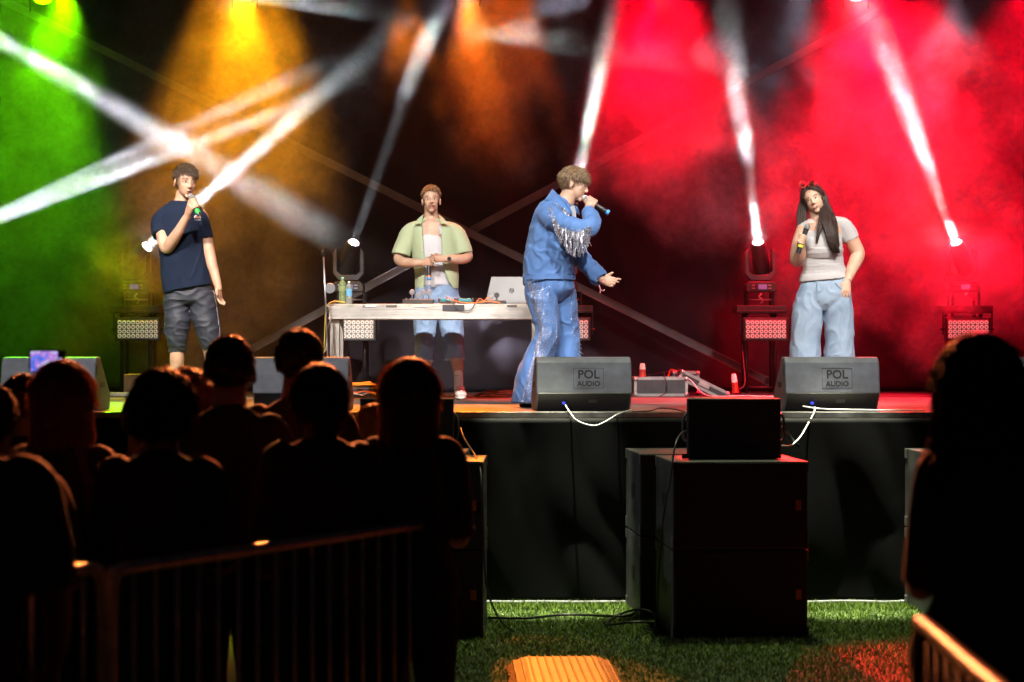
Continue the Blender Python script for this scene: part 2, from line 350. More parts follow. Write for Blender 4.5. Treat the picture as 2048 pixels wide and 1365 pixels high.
# ---------------------------------------------------------------- overhead truss with lamps
TZ = 5.13
tr = thing('lighting_truss', 'aluminium box truss above the stage carrying the coloured lamps', 'truss', (0, YT, TZ))
for nm, mt in (('chord', ALU),):
    for y in (-.14, .14):
        for z in (0, .28):
            m = MB(); m.cyl((-7.4, y, z), (7.4, y, z), .025, n=10); m.build('chord', ALU, tr, smooth=True)
for y in (-.14, .14): m = MB(); m.tube([(-7.4 + .25 * i, y, .28 * (i % 2)) for i in range(60)], .01, 6, 1); m.build('lacing', ALU, tr, smooth=True)
for x in (-7.3, 7.3):
    for y in (-.14, .14): m = MB(); m.cyl((x, y, SZ - TZ), (x, y, 0), .03, n=10); m.build('leg', ALU, tr, smooth=True)
def lens_mat(name, col, st): return mat('lens_' + name, (.1, .1, .1), .2, emit=col, estr=st)
def fixture(px, z, tgt, cname, col, label, st=25):
    x = (px - 1024) / FP * YT; o = thing('wash_lamp', label, 'stage lamp', (x, YT, z), group=None)
    d = (Vector(tgt) - Vector((x, YT, z))).normalized(); m = MB(); c0 = -d * .26
    m.tube([c0, c0 + d * .07, c0 + d * .17, c0 + d * .245], .065, 20, 1, .085); m.build('housing', BLK, o, smooth=40)
    m = MB(); m.disc(d * -.018, d, .074, .008, 24); m.build('lens', lens_mat(cname, col, st), o)
    top = TZ - z - .03; m = MB(); w_ = .11
    m.tube([(-w_, 0, -.1), (-w_, 0, top - .1), (-w_ * .4, 0, top - .02), (w_ * .4, 0, top - .02), (w_, 0, top - .1), (w_, 0, -.1)], .009, 6, 2); m.build('yoke', BLKM, o, smooth=True)
    m = MB(); m.torus((0, -.14, TZ - z), (1, 0, 0), .035, .01); m.box(-.02, .02, -.16, -.1, TZ - z - .07, TZ - z - .025); m.build('clamp', ALU, o, smooth=40)
for (px, z, tx, cn, col, lb) in FIXT: fixture(px, z, ((tx - 1024) / FP * 16.4, 16.4, SZ), cn, col, lb)
# ---------------------------------------------------------------- light stands, LED panels and moving heads
GROUPS = {}
def light_stand(loc, label):
    o = thing('light_stand', label, 'stand', loc, group='truss towers along the backdrop')
    for x in (-.13, .13):
        for y in (-.13, .13): m = MB(); m.cyl((x, y, .0), (x, y, .74), .018, n=10); m.build('leg', BLKM, o, smooth=True)
    for z in (.06, .70):
        for (a, b) in (((-.13, -.13), (.13, -.13)), ((.13, -.13), (.13, .13)), ((.13, .13), (-.13, .13)), ((-.13, .13), (-.13, -.13))):
            m = MB(); m.cyl((*a, z), (*b, z), .010, n=8); m.build('crossbar', BLKM, o, smooth=True)
    m = MB(); m.box(-.2, .2, -.2, .2, .0, .012); m.build('base_plate', BLK, o, bevel=.003)
    m = MB(); m.box(-.225, .225, -.2, .2, .742, .81); m.box(-.222, .222, -.203, .197, .758, .764); m.build('top_plate', BLK, o, bevel=.004)
    for x in (-.12, .12):
        for y in (-.1, .1): m = MB(); m.cyl((x, y, .81), (x, y, .937), .012, n=10); m.build('riser', BLKM, o, smooth=40)
    m = MB(); m.cyl((-.12, -.1, .865), (.12, -.1, .865), .007, n=8); m.tube([(.0, -.1, .83), (.02, -.12, .86), (-.015, -.13, .89), (.01, -.12, .92)], .009, 6, 3); m.build('clamp_bar', STEEL, o, smooth=True)
    return o
def led_panel(loc, label):
    o = thing('led_panel', label, 'stage lamp', loc, group='LED wash panels below the moving heads')
    m = MB(); m.box(-.205, .205, 0, .07, -.105, .105); m.build('housing', BLK, o, bevel=.006)
    m = MB(); m.box(-.185, .185, -.003, .001, -.088, .088); m.build('reflector_plate', mat('panel_grey', (.22, .22, .22), .4, var=.15, vscale=40), o)
    pr = MB(); pr.torus((0, 0, 0), Y_, .0135, .0040, 16, 5); lm = pr.build('lens', mat('lens_ring', (.8, .8, .76), .35, emit=(1, .97, .9), estr=.22), o, smooth=True)  # panels are off; a faint glow in the rings keeps them pale
    ci = MB(); ci.disc((0, .002, 0), (0, -1, 0), .0115, .004, 14); cm = ci.build('diode', mat('lens_core', (.35, .34, .33), .25), lm)
    first = True
    for r_ in range(4):
        for c_ in range(9):
            p = ((c_ - 4) * .0405, -.006, (1.5 - r_) * .0405)
            if first: lm.location = p; first = False; continue
            q = lm.copy(); C.objects.link(q); q.location = p; d = cm.copy(); C.objects.link(d); d.parent = q
    m = MB(); 
    for s in (-1, 1): m.box(s * .222 - .005, s * .222 + .005, .02, .05, -.05, .15); m.cyl((s * .20, .035, -.0), (s * .245, .035, 0), .010, n=8)
    m.build('bracket', BLKM, o, bevel=.002)
    return o
def moving_head(loc, d, label, st=60):
    """loc: base bottom; d: beam direction"""
    o = thing('moving_head_lamp', label, 'stage lamp', loc, group='moving head lamps on the stands')
    m = MB(); m.prism([(-.14, 0), (.14, 0), (.14, .06), (.115, .092), (-.115, .092), (-.14, .06)], -.13, .13, axis='y'); m.build('base', BLK, o, bevel=.006)
    m = MB(); m.box(-.03, .05, -.134, -.129, .022, .066); m.build('display', mat('display_glass', (.12, .11, .2), .2, emit=(.3, .25, .7), estr=.25), o)
    m = MB()
    for s in (-1, 1):
        for z in (.028, .055): m.box(s * .075 - .014, s * .075 + .014, -.134, -.129, z, z + .006)
    m.build('button', mat('button_white', (.5, .5, .5), .5), o)
    m = MB(); m.prism([(-.14, .36), (-.14, .17), (-.09, .105), (.09, .105), (.14, .17), (.14, .36), (.105, .40), (.105, .19), (.07, .155), (-.07, .155), (-.105, .19), (-.105, .40)], -.05, .05, axis='y'); m.build('yoke', mat('yoke_grey', (.06, .06, .068), .5, var=.2), o, bevel=.006)
    pv = Vector((0, 0, .325)); d = Vector(d).normalized(); m = MB()
    L_ = Vector(HEADLEN * d); m.tube([pv - d * .15, pv - d * .13, pv, pv + L_ * .7, pv + L_ * .92, pv + L_], .085, 24, 1, .062); m.build('head', BLK, o, smooth=50)
    c = pv + L_; m = MB(); m.torus(c, d, .052, .008, 28, 8); m.build('bezel', mat('bezel', (.25, .25, .3), .2, .6), o, smooth=True)
    a = d.orthogonal().normalized(); b = d.cross(a); M = Matrix.Translation(c) @ Matrix((a, b, d)).transposed().to_4x4()
    m = MB(); m.ball((0, 0, 0), (.046, .046, .03), 20, 10, M=M); m.build('lens', mat('lens_beam', (.3, .3, .3), .1, emit=(.92, .92, 1), estr=st), o, smooth=True)
    return o
NAMES = ['far left', 'second from the left', 'middle', 'second from the right', 'far right']
HINT = ['behind the man in navy', 'behind the DJ table', 'behind the man in denim', 'beside the woman', 'above the right watcher']
for i, ((a, b, Ya, Yb, ang), (sx, )) in enumerate(zip(beams, [(275,), (702,), (1135,), (1520,), (1930,)])):
    mh, pa, d = beam_geom(a, b, Ya, Yb); light_stand(Vector((W(sx, 0, 18.3).x, mh.y, SZ + .007)), 'black truss tower, %s of five, %s' % (NAMES[i], HINT[i]))
    led_panel(Vector((W((275, 707, 1136, 1532, 1937)[i], 0, mh.y - .3).x, mh.y - .29, SZ + .6)), 'grey LED panel, %s of five, %s' % (NAMES[i], HINT[i]))
    moving_head(mh, d, 'beaming moving head lamp, %s of five, %s' % (NAMES[i], HINT[i]))
# ---------------------------------------------------------------- stage monitors
def monitor(loc, rz, label):
    o = thing('stage_monitor', label, 'speaker', loc, rz, 'wedge monitors along the stage edge')
    pf = [(.10, 0), (0, .125), (.035, .335), (.075, .374), (.17, .374), (.46, .11), (.44, 0)]; w_ = .33
    m = MB(); m.prism(pf, -w_, w_); m.build('cabinet', CABB, o, bevel=.012, seg=3)
    m = MB(); m.prism([(.0985, .001), (-.0018, .1235), (.004, .13), (.105, .006)], -w_ + .012, w_ - .012); m.build('dark_rear_cover', mat('panel_black', (.010, .010, .012), .5), o)  # black sheet added to darken the down-tilted lower face
    m = MB(); gp = [(.185, .352), (.45, .118), (.456, .126), (.192, .36)]; m.prism(gp, -w_ + .02, w_ - .02); m.build('grille', BLKM, o)
    for s in (-1, 1):
        m = MB(); m.box(s * w_ - .003, s * w_ + .003, .16, .28, .16, .2); m.box(s * w_ - .0035, s * w_ + .0035, .05, .065, .24, .32); m.build('handle', INK, o, bevel=.002)
    upv = Vector((0, .035, .21)).normalized(); nv_ = Vector((0, -.21, .035)).normalized()
    c = Vector((.03, .0165, .2275)); M0 = Matrix((X_, upv, nv_)).transposed().to_4x4()
    T = lambda u, v, h=.0012: Matrix.Translation(c + X_ * u + upv * v + nv_ * h) @ M0
    text_mesh('lettering', 'POL', .083, INK, o, T(0, .024), .0008, .0015); text_mesh('lettering', 'AUDIO', .05, INK, o, T(0, -.040), .0008, .0012)
    m = MB(); e = .0022
    for (x0, x1, y0, y1) in ((-.105, .105, .068, .068 + e), (-.105, .105, -.07, -.07 + e), (-.105, -.105 + e, -.068, .068), (.105 - e, .105, -.068, .068)): m.box(x0, x1, y0, y1, -.001, .001, M=T(0, 0, .001))
    m.build('logo_frame', INK, o)
    dn = Vector((0, -.125, -.10)).normalized(); c2 = Vector((-.14, .055, .056)); lb = Vector((0, -.10 - .0, .125)).normalized()
    m = MB(); m.cyl(c2, c2 + Vector((0, -.03, -.0)), .011, n=14); m.cyl(c2 + Vector((0, -.03, 0)), c2 + Vector((0, -.045, 0)), .007, n=10); m.build('blue_plug', mat('blue_plug', (.03, .06, .8), .35, emit=(.1, .15, 1), estr=.4), o, smooth=40)
    q = Matrix.Translation(Vector((.06, .038, .07))) @ Matrix((X_, Vector((0, -.1, .125)).normalized(), Vector((0, -.125, -.1)).normalized())).transposed().to_4x4()
    m = MB()
    for k in range(3): m.box(-.03, .03, -.012 + k * .01, -.008 + k * .01, 0, .002, M=q)
    m.build('rating_label', mat('label_grey', (.12, .12, .11), .5), o)
    return o
for px, rz, lb in ((101, -2, 'grey wedge monitor at the far left behind the raised phone'), (604, 0, 'grey wedge monitor behind the heads of the two men'),
                   (1168, R(4.5), 'grey wedge monitor in front of the man in denim'), (1662, R(3.5), 'grey wedge monitor in front of the woman'), (2122, R(2), 'grey wedge monitor cut off by the right edge')):
    p = W(px, 0, 13.86); monitor(Vector((p.x, 13.76, SZ + .002)), R(rz) if rz < 0 else rz, lb)
# ---------------------------------------------------------------- subwoofers and front fills
def sub(loc, rz, label, w_=.405, h=.528, dp=.72):
    o = thing('subwoofer', label, 'subwoofer', loc, rz, 'subwoofers stacked before the stage')
    m = MB(); m.box(-w_, w_, 0.012, dp, 0.004, h - .002); m.build('cabinet', CABD, o, bevel=.006)
    m = MB(); m.box(-w_ + .012, w_ - .012, 0, .013, .016, h - .014); m.build('grille', mat('grille_black', (.006, .006, .006), .8, bump=.3, bscale=400), o)
    for s in (-1, 1):
        for y in (.03, dp - .03):
            for z in (.0, h - .075): m = MB(); m.box(s * w_ - .004, s * w_ + .004, y - .03, y + .03, z + .006, z + .072); m.build('corner_guard', mat('guard_grey', (.13, .13, .13), .45, .3), o, bevel=.003)
    m = MB(); m.box(.33, .365, -.004, .001, h / 2 - .03, h / 2 + .03); m.build('badge', mat('badge_orange', (.35, .09, .02), .4), o, bevel=.002)
    for s in (-1, 1): m = MB(); m.box(s * w_ - .002, s * w_ + .002, dp * .4, dp * .62, h * .45, h * .6); m.build('handle', INK, o)
    return o
def stack(px, Y, th, who):
    p = W(px, 0, Y)
    for k, lv in enumerate(('lower', 'upper')):
        sub(Vector((p.x, Y, k * .53)), th, '%s black subwoofer of the stack %s' % (lv, who))
stack(1345 + 136.5, 11.88, R(4), 'carrying the right front speaker')
stack(1280 + 127, 12.74, R(4), 'just behind the stack with the right front speaker')
stack(1868 + 127, 12.74, R(4), 'hidden behind the dark haired watcher on the right')
stack(966 - 136, 11.88, R(-1), 'behind the long haired watcher at the barrier')
stack(930 - 127, 12.74, R(-1), 'pushed against the skirt behind the left front speaker')
def fill(loc, rz, label, w_=.285, h=.364, dp=.3):
    o = thing('front_speaker', label, 'speaker', loc, rz, 'front speakers on the subwoofers')
    m = MB(); m.prism([(-w_, .01), (w_, .01), (w_, .05), (w_ * .72, dp), (-w_ * .72, dp), (-w_, .05)], 0, h, axis='z'); m.build('cabinet', CABD, o, bevel=.006)
    m = MB(); m.box(-w_ + .01, w_ - .01, 0, .012, .01, h - .01); m.build('grille', mat('grille_black', (.006, .006, .006), .8), o)
    for s in (-1, 1):
        m = MB(); m.tube([(s * (w_ + .002), .03, .1), (s * (w_ + .022), .035, .13), (s * (w_ + .022), .035, .24), (s * (w_ + .002), .03, .27)], .008, 8, 3); m.build('handle', CABB, o, smooth=True)
    for s in (-1, 1): m = MB(); m.box(s * w_ - .03, s * w_ + .003, .012, .05, .0, .03); m.build('foot', CABD, o, bevel=.003)
    return o
p = W(1469, 0, 12.12); fill(Vector((p.x, 12.12, 1.06)), R(3), 'black front speaker on the stack right of centre')
p = W(813, 0, 12.12); fill(Vector((p.x, 12.12, 1.06)), R(-2), 'black front speaker behind the long haired watcher')
# ---------------------------------------------------------------- DJ table and what lies on it
TY0, TY1, TT = 15.95, 16.5, 2.076
tx0, tx1 = W(655, 0, TY0).x, W(1088, 0, TY0).x
tb = thing('dj_table', 'aluminium framed stage platform used as the DJ table', 'table', ((tx0 + tx1) / 2, 16.22, SZ))
m = MB(); m.box(tx0, tx1, TY0, TY1, TT - .022, TT); m.build('tabletop', mat('table_top', (.42, .40, .36), .5, .0, var=.25, vscale=10), tb, wl=True, bevel=.002)
def rail(x0, x1, y0, y1):
    m = MB(); m.box(x0, x1, y0, y1, TT - .117, TT - .045); m.box(x0 - .003, x1 + .003, y0 - .003, y1 + .003, TT - .045, TT - .0225); m.box(x0 - .005, x1 + .005, y0 - .005, y1 + .005, TT - .122, TT - .108)
    m.box(x0 + .01, x1 - .01, y0 - .002, y1 + .002, TT - .085, TT - .08); m.build('frame_rail', ALU, tb, wl=True, bevel=.0015)
rail(tx0 + .01, tx1 - .01, TY0 + .005, TY0 + .045); rail(tx0 + .01, tx1 - .01, TY1 - .045, TY1 - .005)
for x in (tx0 + .015, tx1 - .095):
    for y in (TY0 + .05, TY1 - .13): m = MB(); m.box(x, x + .075, y, y + .075, SZ + .001, TT - .024); m.box(x + .03, x + .045, y - .002, y, SZ + .01, TT - .12); m.build('leg', ALU, tb, wl=True, bevel=.002)
m = MB()
def tape(px0, px1, py0, py1, mt, nm='tape_strip'):
    a, b = W(px0, py1, TY0 - .004), W(px1, py0, TY0 - .004); m = MB(); m.box(a.x, b.x, TY0 - .006, TY0 + .001, a.z, b.z); m.build(nm, mt, tb, wl=True)
DT = mat('dark_tape', (.10, .09, .085), .6); tape(772, 794, 610.5, 614.5, DT); tape(885, 929, 610, 622, mat('tape_black', (.03, .03, .04), .5)); tape(1014, 1034, 610, 614.5, DT); tape(828, 858, 610.5, 615, mat('tape_beige', (.6, .55, .42), .6)); tape(722, 752, 610.5, 614, mat('tape_white', (.7, .7, .75), .6)); tape(724, 731, 610.8, 613.6, mat('tape_blue', (.05, .2, .6), .6)); tape(694, 706, 610.5, 614, mat('tape_green', (.25, .3, .22), .6))
GLASSY = mat('bottle_green', (.55, .75, .35), .12, trans=.75, spec=.6); GLASSC = mat('bottle_clear', (.7, .85, .8), .1, trans=.75)
def bottle(px, top, wpx, mt, lab, cap, label, Y=16.10):
    s = FP / Y; p = W(px, 0, Y); r = wpx / 2 / s; h = (top) / s; o = thing('water_bottle', label, 'bottle', (p.x, Y, TT + .001), group='bottles on the DJ table')
    m = MB(); prof = [(0, .8), (.03, 1), (.16, .95), (.24, 1), (.32, .94), (.40, 1), (.56, .97), (.66, 1), (.78, .85), (.88, .45), (.93, .36)]
    m.loft([(0, 0, h * a, r * b, r * b) for a, b in prof], X_, 20, 3); m.build('body', mt, o, smooth=True)
    m = MB(); m.cyl((0, 0, h * .93), (0, 0, h), r * .42, n=14); m.build('cap', cap, o, smooth=40)
    m = MB(); m.cyl((0, 0, h * (.36 if 'label' in label else .5)), (0, 0, h * .66), r * 1.02, n=24); m.build('wrapper', lab, o, smooth=40)
bottle(685, 54, 15, GLASSY, mat('wrap_green', (.35, .45, .2), .3, trans=.4), mat('cap_green', (.25, .6, .35), .4), 'tall pale green water bottle on the left end of the table')
bottle(698, 46, 12, GLASSC, mat('wrap_blue', (.12, .35, .6), .35), mat('cap_pale', (.6, .8, .78), .4), 'smaller clear bottle with blue label on the table')
def gear(px0, px1, h, d, label, name='mixer', Y=16.05, body=BLK):
    a, b = W(px0, 0, Y), W(px1, 0, Y); o = thing(name, label, 'mixer', ((a.x + b.x) / 2, Y + d / 2, TT + .001)); w_ = (b.x - a.x) / 2
    m = MB(); m.box(-w_, w_, -d / 2, d / 2, 0.004, h); m.build('casing', body, o, bevel=.004); return o, w_, d
DSK = mat('knob_grey', (.16, .17, .20), .35)
def stalk(o, x, y, h0, h, r, mt=DSK):
    m = MB(); m.cyl((x, y, h0), (x, y, h0 + h), .005, n=8); m.disc((x, y - .006, h0 + h + r * .7), (0, 1, 0), r, .012, 18); m.torus((x, y, h0 + h + r * .7), Y_, r, .004, 18, 6); m.build('mirror_disc', mt, o, smooth=40)
gm_, w_, d_ = gear(805, 866, .038, .26, 'flat black mixer with upright round discs left of the DJ')
for x, hh_ in ((824, .045), (836, .018), (846.5, .04), (857.5, .042)): stalk(gm_, W(x, 0, 16.10).x - gm_.location.x, -.06, .038, hh_, .019)
for k in range(7): m = MB(); m.cyl((-w_ + .03 + k * .032, -.1, .038), (-w_ + .03 + k * .032, -.1, .05), .006, n=8); m.build('knob', DSK, gm_, smooth=40)
TEAL = mat('teal_plastic', (.01, .20, .25), .4)
for px0, px1, lb in ((878, 911, 'teal and black wireless receiver before the DJ, left of its twin'), (914, 946, 'teal and black wireless receiver before the DJ, right of its twin')):
    o, w_, d_ = gear(px0, px1, .02, .16, lb, 'receiver_unit')
    m = MB(); m.prism([(-w_ * .9, .02), (w_ * .9, .02), (w_ * .6, .05), (w_ * .2, .042), (-w_ * .2, .042), (-w_ * .6, .05)], -.07, .06, axis='y'); m.build('top_shell', TEAL, o, bevel=.005)
    for s in (-1, 1): m = MB(); m.ball((s * w_ * .95, -.05, .03), (.012, .02, .02)); m.build('side_grip', BLK, o, smooth=True)
o, w_, d_ = gear(953, 1012, .030, .2, 'dark control box with two round discs beside the laptop', 'control_box')
for x, mt in ((982, STEEL), (993.5, BLK)): stalk(o, W(x, 0, 16.10).x - o.location.x, -.05, .03, .03, .018, mt)
ORC = mat('orange_cable', (.75, .16, .03), .45); YEL = mat('yellow_cable', (.65, .45, .08), .45)
def cable(pts, r, mt, label, cat='cable', sub=6, n=6, group=None):
    m = MB(); pts = [Vector(p) for p in pts]; c = pts[0].copy(); m.tube([p - c for p in pts], r, n, sub); o = m.build('cable', mt, smooth=True); o.location = c; return tag(o, label, cat, group)
T_ = lambda px, dz, Y: Vector((W(px, 0, Y).x, Y, TT + dz))
cable([T_(890, .03, 16.10), T_(895, .055, 16.00), T_(905, .03, 15.94), T_(925, .012, 15.97), T_(945, .006, 15.95), T_(975, .02, 16.00), T_(1000, .01, 15.97)], .0035, ORC, 'orange cable snaking along the front of the DJ table')
cable([T_(953, .02, 15.99), T_(960, .045, 15.99), T_(968, .025, 15.99), T_(975, .05, 15.99), T_(985, .03, 15.99)], .003, ORC, 'short orange cable looping on the dark control box')
cable([T_(893, .03, 16.05), T_(905, .01, 15.94), T_(915, -.04, 15.93), T_(928, -.055, 15.93), T_(942, -.045, 15.93), T_(950, .0, 15.94), T_(956, .012, 16.05)], .0035, RUBBER, 'black cable sagging in a loop over the table edge')
cable([T_(690, .01, 15.95), T_(668, .02, 15.93), T_(655, -.01, 15.91), T_(651, -.08, 15.90), T_(649, -.3, 15.93), T_(645, -.5, 15.95), T_(640, -.78, 15.95)], .0045, YEL, 'yellow cable hanging down the left end of the table')
cable([T_(662, -.12, 15.91), T_(655, -.2, 15.89), T_(652, -.35, 15.89), T_(645, -.42, 15.89), T_(641, -.6, 15.89), T_(643, -.79, 15.91)], .004, WHITEC, 'pale cable hanging beside the left table leg')
# laptop
lp = thing('laptop', 'open silver laptop with its lid towards the crowd', 'laptop', (*W(1012, 0, 16.20).to_2d(), TT + .001))
m = MB(); m.box(-.16, .16, 0.0, .22, 0.002, .018); m.build('keyboard_base', mat('laptop_silver', (.12, .12, .128), .45, .1), lp, bevel=.004)
M = Matrix.Translation((0, .0, .012)) @ Matrix.Rotation(R(-8), 4, 'X')
m = MB(); m.add([M @ Vector(v) for v in [(-.165, 0, 0), (.165, 0, 0), (.165, 0, .215), (-.12, 0, .215), (-.165, .008, 0), (.165, .008, 0), (.165, .008, .215), (-.12, .008, .215)]], [(0, 1, 2, 3), (7, 6, 5, 4), (0, 4, 5, 1), (1, 5, 6, 2), (2, 6, 7, 3), (3, 7, 4, 0)]); m.build('lid', mat('laptop_silver', (.5, .5, .5)), lp, bevel=.002)
m = MB(); m.torus(M @ Vector((.045, -.002, .10)), M.to_3x3() @ Y_, .019, .002, 24, 5); m.build('logo_ring', INK, lp, smooth=True)
text_mesh('logo', 'hp', .034, INK, lp, M @ Matrix.Translation((.045, -.0015, .103)) @ Matrix.Rotation(R(90), 4, 'X'), .0006, .0008, .25)
# mic stand left of the table
ms = thing('microphone_stand', 'thin microphone stand at the left end of the table', 'microphone stand', (*W(655, 0, 15.85).to_2d(), SZ))
q = lambda px, py, Y=15.85: W(px, py, Y) - ms.location
m = MB(); m.tube([q(656, 800), q(655, 690), q(651, 600), q(647, 512)], .007, 8, 1); m.build('pole', STEEL, ms, smooth=True)
m = MB(); m.tube([q(647, 514), q(645, 505), q(650, 498)], .010, 8, 2); m.ball(q(646, 506), .018); m.build('clip', BLKM, ms, smooth=True)
m = MB(); m.disc(q(660, 577), (0, 1, 0), .038, .02, 20); m.torus(q(660, 577) + Vector((0, .004, 0)), Y_, .036, .006); m.box(*[v for pr in zip(q(655, 585), q(682, 570)) for v in pr]) if False else None; m.build('clamp', DSK, ms, smooth=40)
m = MB(); m.disc((.0, 0, .0), Z_, .13, .015, 28); m.build('base', BLK, ms, smooth=40)
# ---------------------------------------------------------------- flight cases and clutter at the back
def case(M, w_, h, d, label, latch=True):
    o = thing('flight_case', label, 'case', M.to_translation()); Q = M.to_3x3().to_4x4()
    m = MB(); m.box(-w_, w_, 0, d, 0, h, M=Q); m.build('panel', mat('case_black', (.028, .028, .034), .5, var=.3, bump=.2, bscale=150), o)
    m = MB(); e = .02
    for (x0, x1, z0, z1) in ((-w_, w_, 0, e), (-w_, w_, h - e, h), (-w_, -w_ + e, e, h - e), (w_ - e, w_, e, h - e)):
        for (y0, y1) in ((-.004, .0), (d, d + .004)): m.box(x0 - .002, x1 + .002, y0, y1, z0 - .002, z1 + .002, M=Q)
    for x in (-w_ - .004, w_ + .0015): m.box(x, x + .0025, 0.001, d - .001, -.002, e, M=Q); m.box(x, x + .0025, 0.001, d - .001, h - e, h + .002, M=Q)
    m.box(-w_, w_, .001, e, h + .0005, h + .003, M=Q); m.box(-w_, w_, d - e, d - .001, h + .0005, h + .003, M=Q)
    m.build('edging', CEDGE, o)
    for sx in (-1, 1):
        for z in (.014, h - .014): m = MB(); m.ball(Q @ Vector((sx * (w_ - .012), -.002, z)), .02, 12, 8); m.build('corner_ball', SCREWM, o, smooth=True)
    if latch: m = MB(); m.box(-.05, .05, -.01, -.003, h * .35, h * .8, M=Q); m.build('latch', SCREWM, o, bevel=.004)
    return o
p = W(1322, 0, 17.6); case(Matrix.Translation((p.x, 17.6, SZ + .008)), .235, .165, .35, 'black flight case with silver edges lying flat on the stage floor', False)
p = W(1401, 762, 17.9); case(Matrix.Translation((p.x + .01, 17.75, SZ + .085)) @ Matrix.Rotation(R(26), 4, 'Y') @ Matrix.Translation((0, 0, -.03)), .235, .085, .32, 'tilted lid of a flight case leaning beside the flat case')
p = W(1372, 0, 18.1); case(Matrix.Translation((p.x, 18.1, SZ + .008)), .12, .21, .3, 'small dark case standing behind the tilted case lid', False)
def plug(px, py0, py1, Y, label, tilt=0):
    a, b = W(px, py0, Y), W(px + tilt, py1, Y); h = (b - a); o = thing('power_plug', label, 'plug', a)
    m = MB(); m.tube([h * 0, h * .2, h * .55], .032, 16, 1, .026); m.build('shell', REDP, o, smooth=40)
    m = MB(); m.tube([h * .55, h * .8, h * .93, h], .028, 16, 1, .018); m.build('collar', WHITE, o, smooth=40)
p = W(1285, 0, 17.75); o_z = SZ + .18
plug(1285, 754, 727, 17.75, 'red and white power plug standing on the flat flight case')
plug(1471, 786, 748, 17.9, 'red and white power plug standing by the truss tower', -4)
cable([W(1476, 780, 17.85), W(1490, 765, 17.9), W(1485, 700, 18.1), W(1487, 660, 18.2), W(1484, 640, 18.2)], .004, RUBBER, 'black cable running up the tower beside the red plug')
cable([W(1376, 757, 17.6), W(1386, 765, 17.6), W(1400, 783, 17.5), W(1425, 793, 17.4), W(1480, 792, 17.3), W(1560, 794, 17.25)], .004, WHITEC, 'grey cable trailing from the flat flight case along the floor')
cable([W(1328, 745, 18.0), W(1330, 757, 17.58), W(1334, 772, 17.57), W(1332, 785, 17.56), W(1318, 794, 17.5)], .005, RUBBER, 'black cable draped over the flat flight case')
cable([W(1262, 751, 18.2), W(1300, 750, 18.2), W(1335, 743, 18.3), W(1345, 740, 18.4)], .003, RUBBER, 'thin cable between the plug and the hoist chains')
cable([W(1336, 756, 18.3), W(1341, 741, 18.5), W(1350, 742, 18.4), W(1356, 744, 18.3)], .008, ORC, 'orange strap tied to the foot of the hoist chain')
for i, (px, Y) in enumerate(((790, 17.2), (1000, 17.3))):
    for k in range(4):
        r0 = .16 - k * .012; c = W(px, 0, Y); n_ = 26; pts = [Vector((c.x + r0 * 1.5 * math.cos(t * 6.283 / n_) + .01 * k, Y + r0 * .8 * math.sin(t * 6.283 / n_), SZ + .014 + .009 * k + .004 * math.sin(t * 1.7 + k))) for t in range(n_ + 1)]
        cable(pts, .006, RUBBER, 'coil of black cable %s, loop number %d from the bottom' % (('lying left of the DJ', 'lying right of the DJ')[i], k + 1), group='loops of coiled cable on the stage', sub=2) if False else None
    m = MB()
    for k in range(5):
        r0 = .17 - k * .01; m.tube([Vector((r0 * 1.35 * math.cos(t * .2856) + .012 * k, r0 * .8 * math.sin(t * .2856), .012 + .010 * k + .005 * math.sin(t * 1.3 + k * 2))) for t in range(23)], .0055, 6, 2)
    o = m.build('coiled_cable', RUBBER, smooth=True); o.location = (W(px, 0, Y).x, Y, SZ + .004); tag(o, ('coil of black cable on the floor behind the long haired watcher', 'coil of black cable on the floor right of the DJ')[i], 'cable')
# gear bag and tangle left
bg_ = thing('gear_bag', 'dark bag with an orange cloth on top behind the second monitor', 'bag', (*W(727, 0, 17.3).to_2d(), SZ + .006))
m = MB(); m.box(-.17, .14, -.12, .12, 0.01, .085); m.ball((0, 0, .06), (.17, .12, .05)); sculpt('body', m, mat('bag_navy', (.03, .035, .05), .6, var=.3), bg_, .008, 6, fold(.012, 12, 12, 12), wl=False)
m = MB(); m.box(-.16, .11, -.1, .12, .098, .112); m.box(-.16, .06, -.06, .12, .11, .13); sculpt('cloth', m, mat('orange_cloth', (.62, .28, .03), .7, var=.2), bg_, .008, 5, fold(.010, 10, 10, 10, 3), wl=False)
for k in range(5):
    pts = [W(695 + 12 * t + 3 * k, 0, 17.0) for t in range(7)]
    for t, p_ in enumerate(pts): p_.y = 17.0 + .07 * k + .04 * math.sin(t * 1.9 + k); p_.z = SZ + .012 + .015 * k + .02 * abs(math.sin(t + k * 1.3)); p_.x += 0
    cable(pts, .006, (RUBBER, WHITEC, ORC, RUBBER, mat('copper', (.5, .25, .15), .4))[k], ('black cable nearest the crowd', 'white cable', 'orange cable', 'black cable farthest from the crowd', 'brown cable')[k] + ' in the tangle before the gear bag')
# power strip left back
o = thing('power_strip', 'silver power strip on the floor near the far left tower', 'power strip', (*W(235, 0, 17.5).to_2d(), SZ + .008))
m = MB(); m.box(-.13, .13, -.03, .03, 0, .035); m.build('casing', ALU, o, bevel=.004)
m = MB(); [m.disc((-.1 + .04 * k, 0, .034), Z_, .014, .004, 12) for k in range(6)]; m.build('sockets', BLK, o)
m = MB(); m.box(-.11, .11, 0, .26, 0, .19); o = m.build('wooden_crate', mat('crate_brown', (.22, .12, .05), .6, var=.3), bevel=.006); o.location = (*W(272, 0, 17.8).to_2d(), SZ + .008); tag(o, 'small brown box on the floor below the far left LED panel', 'box')
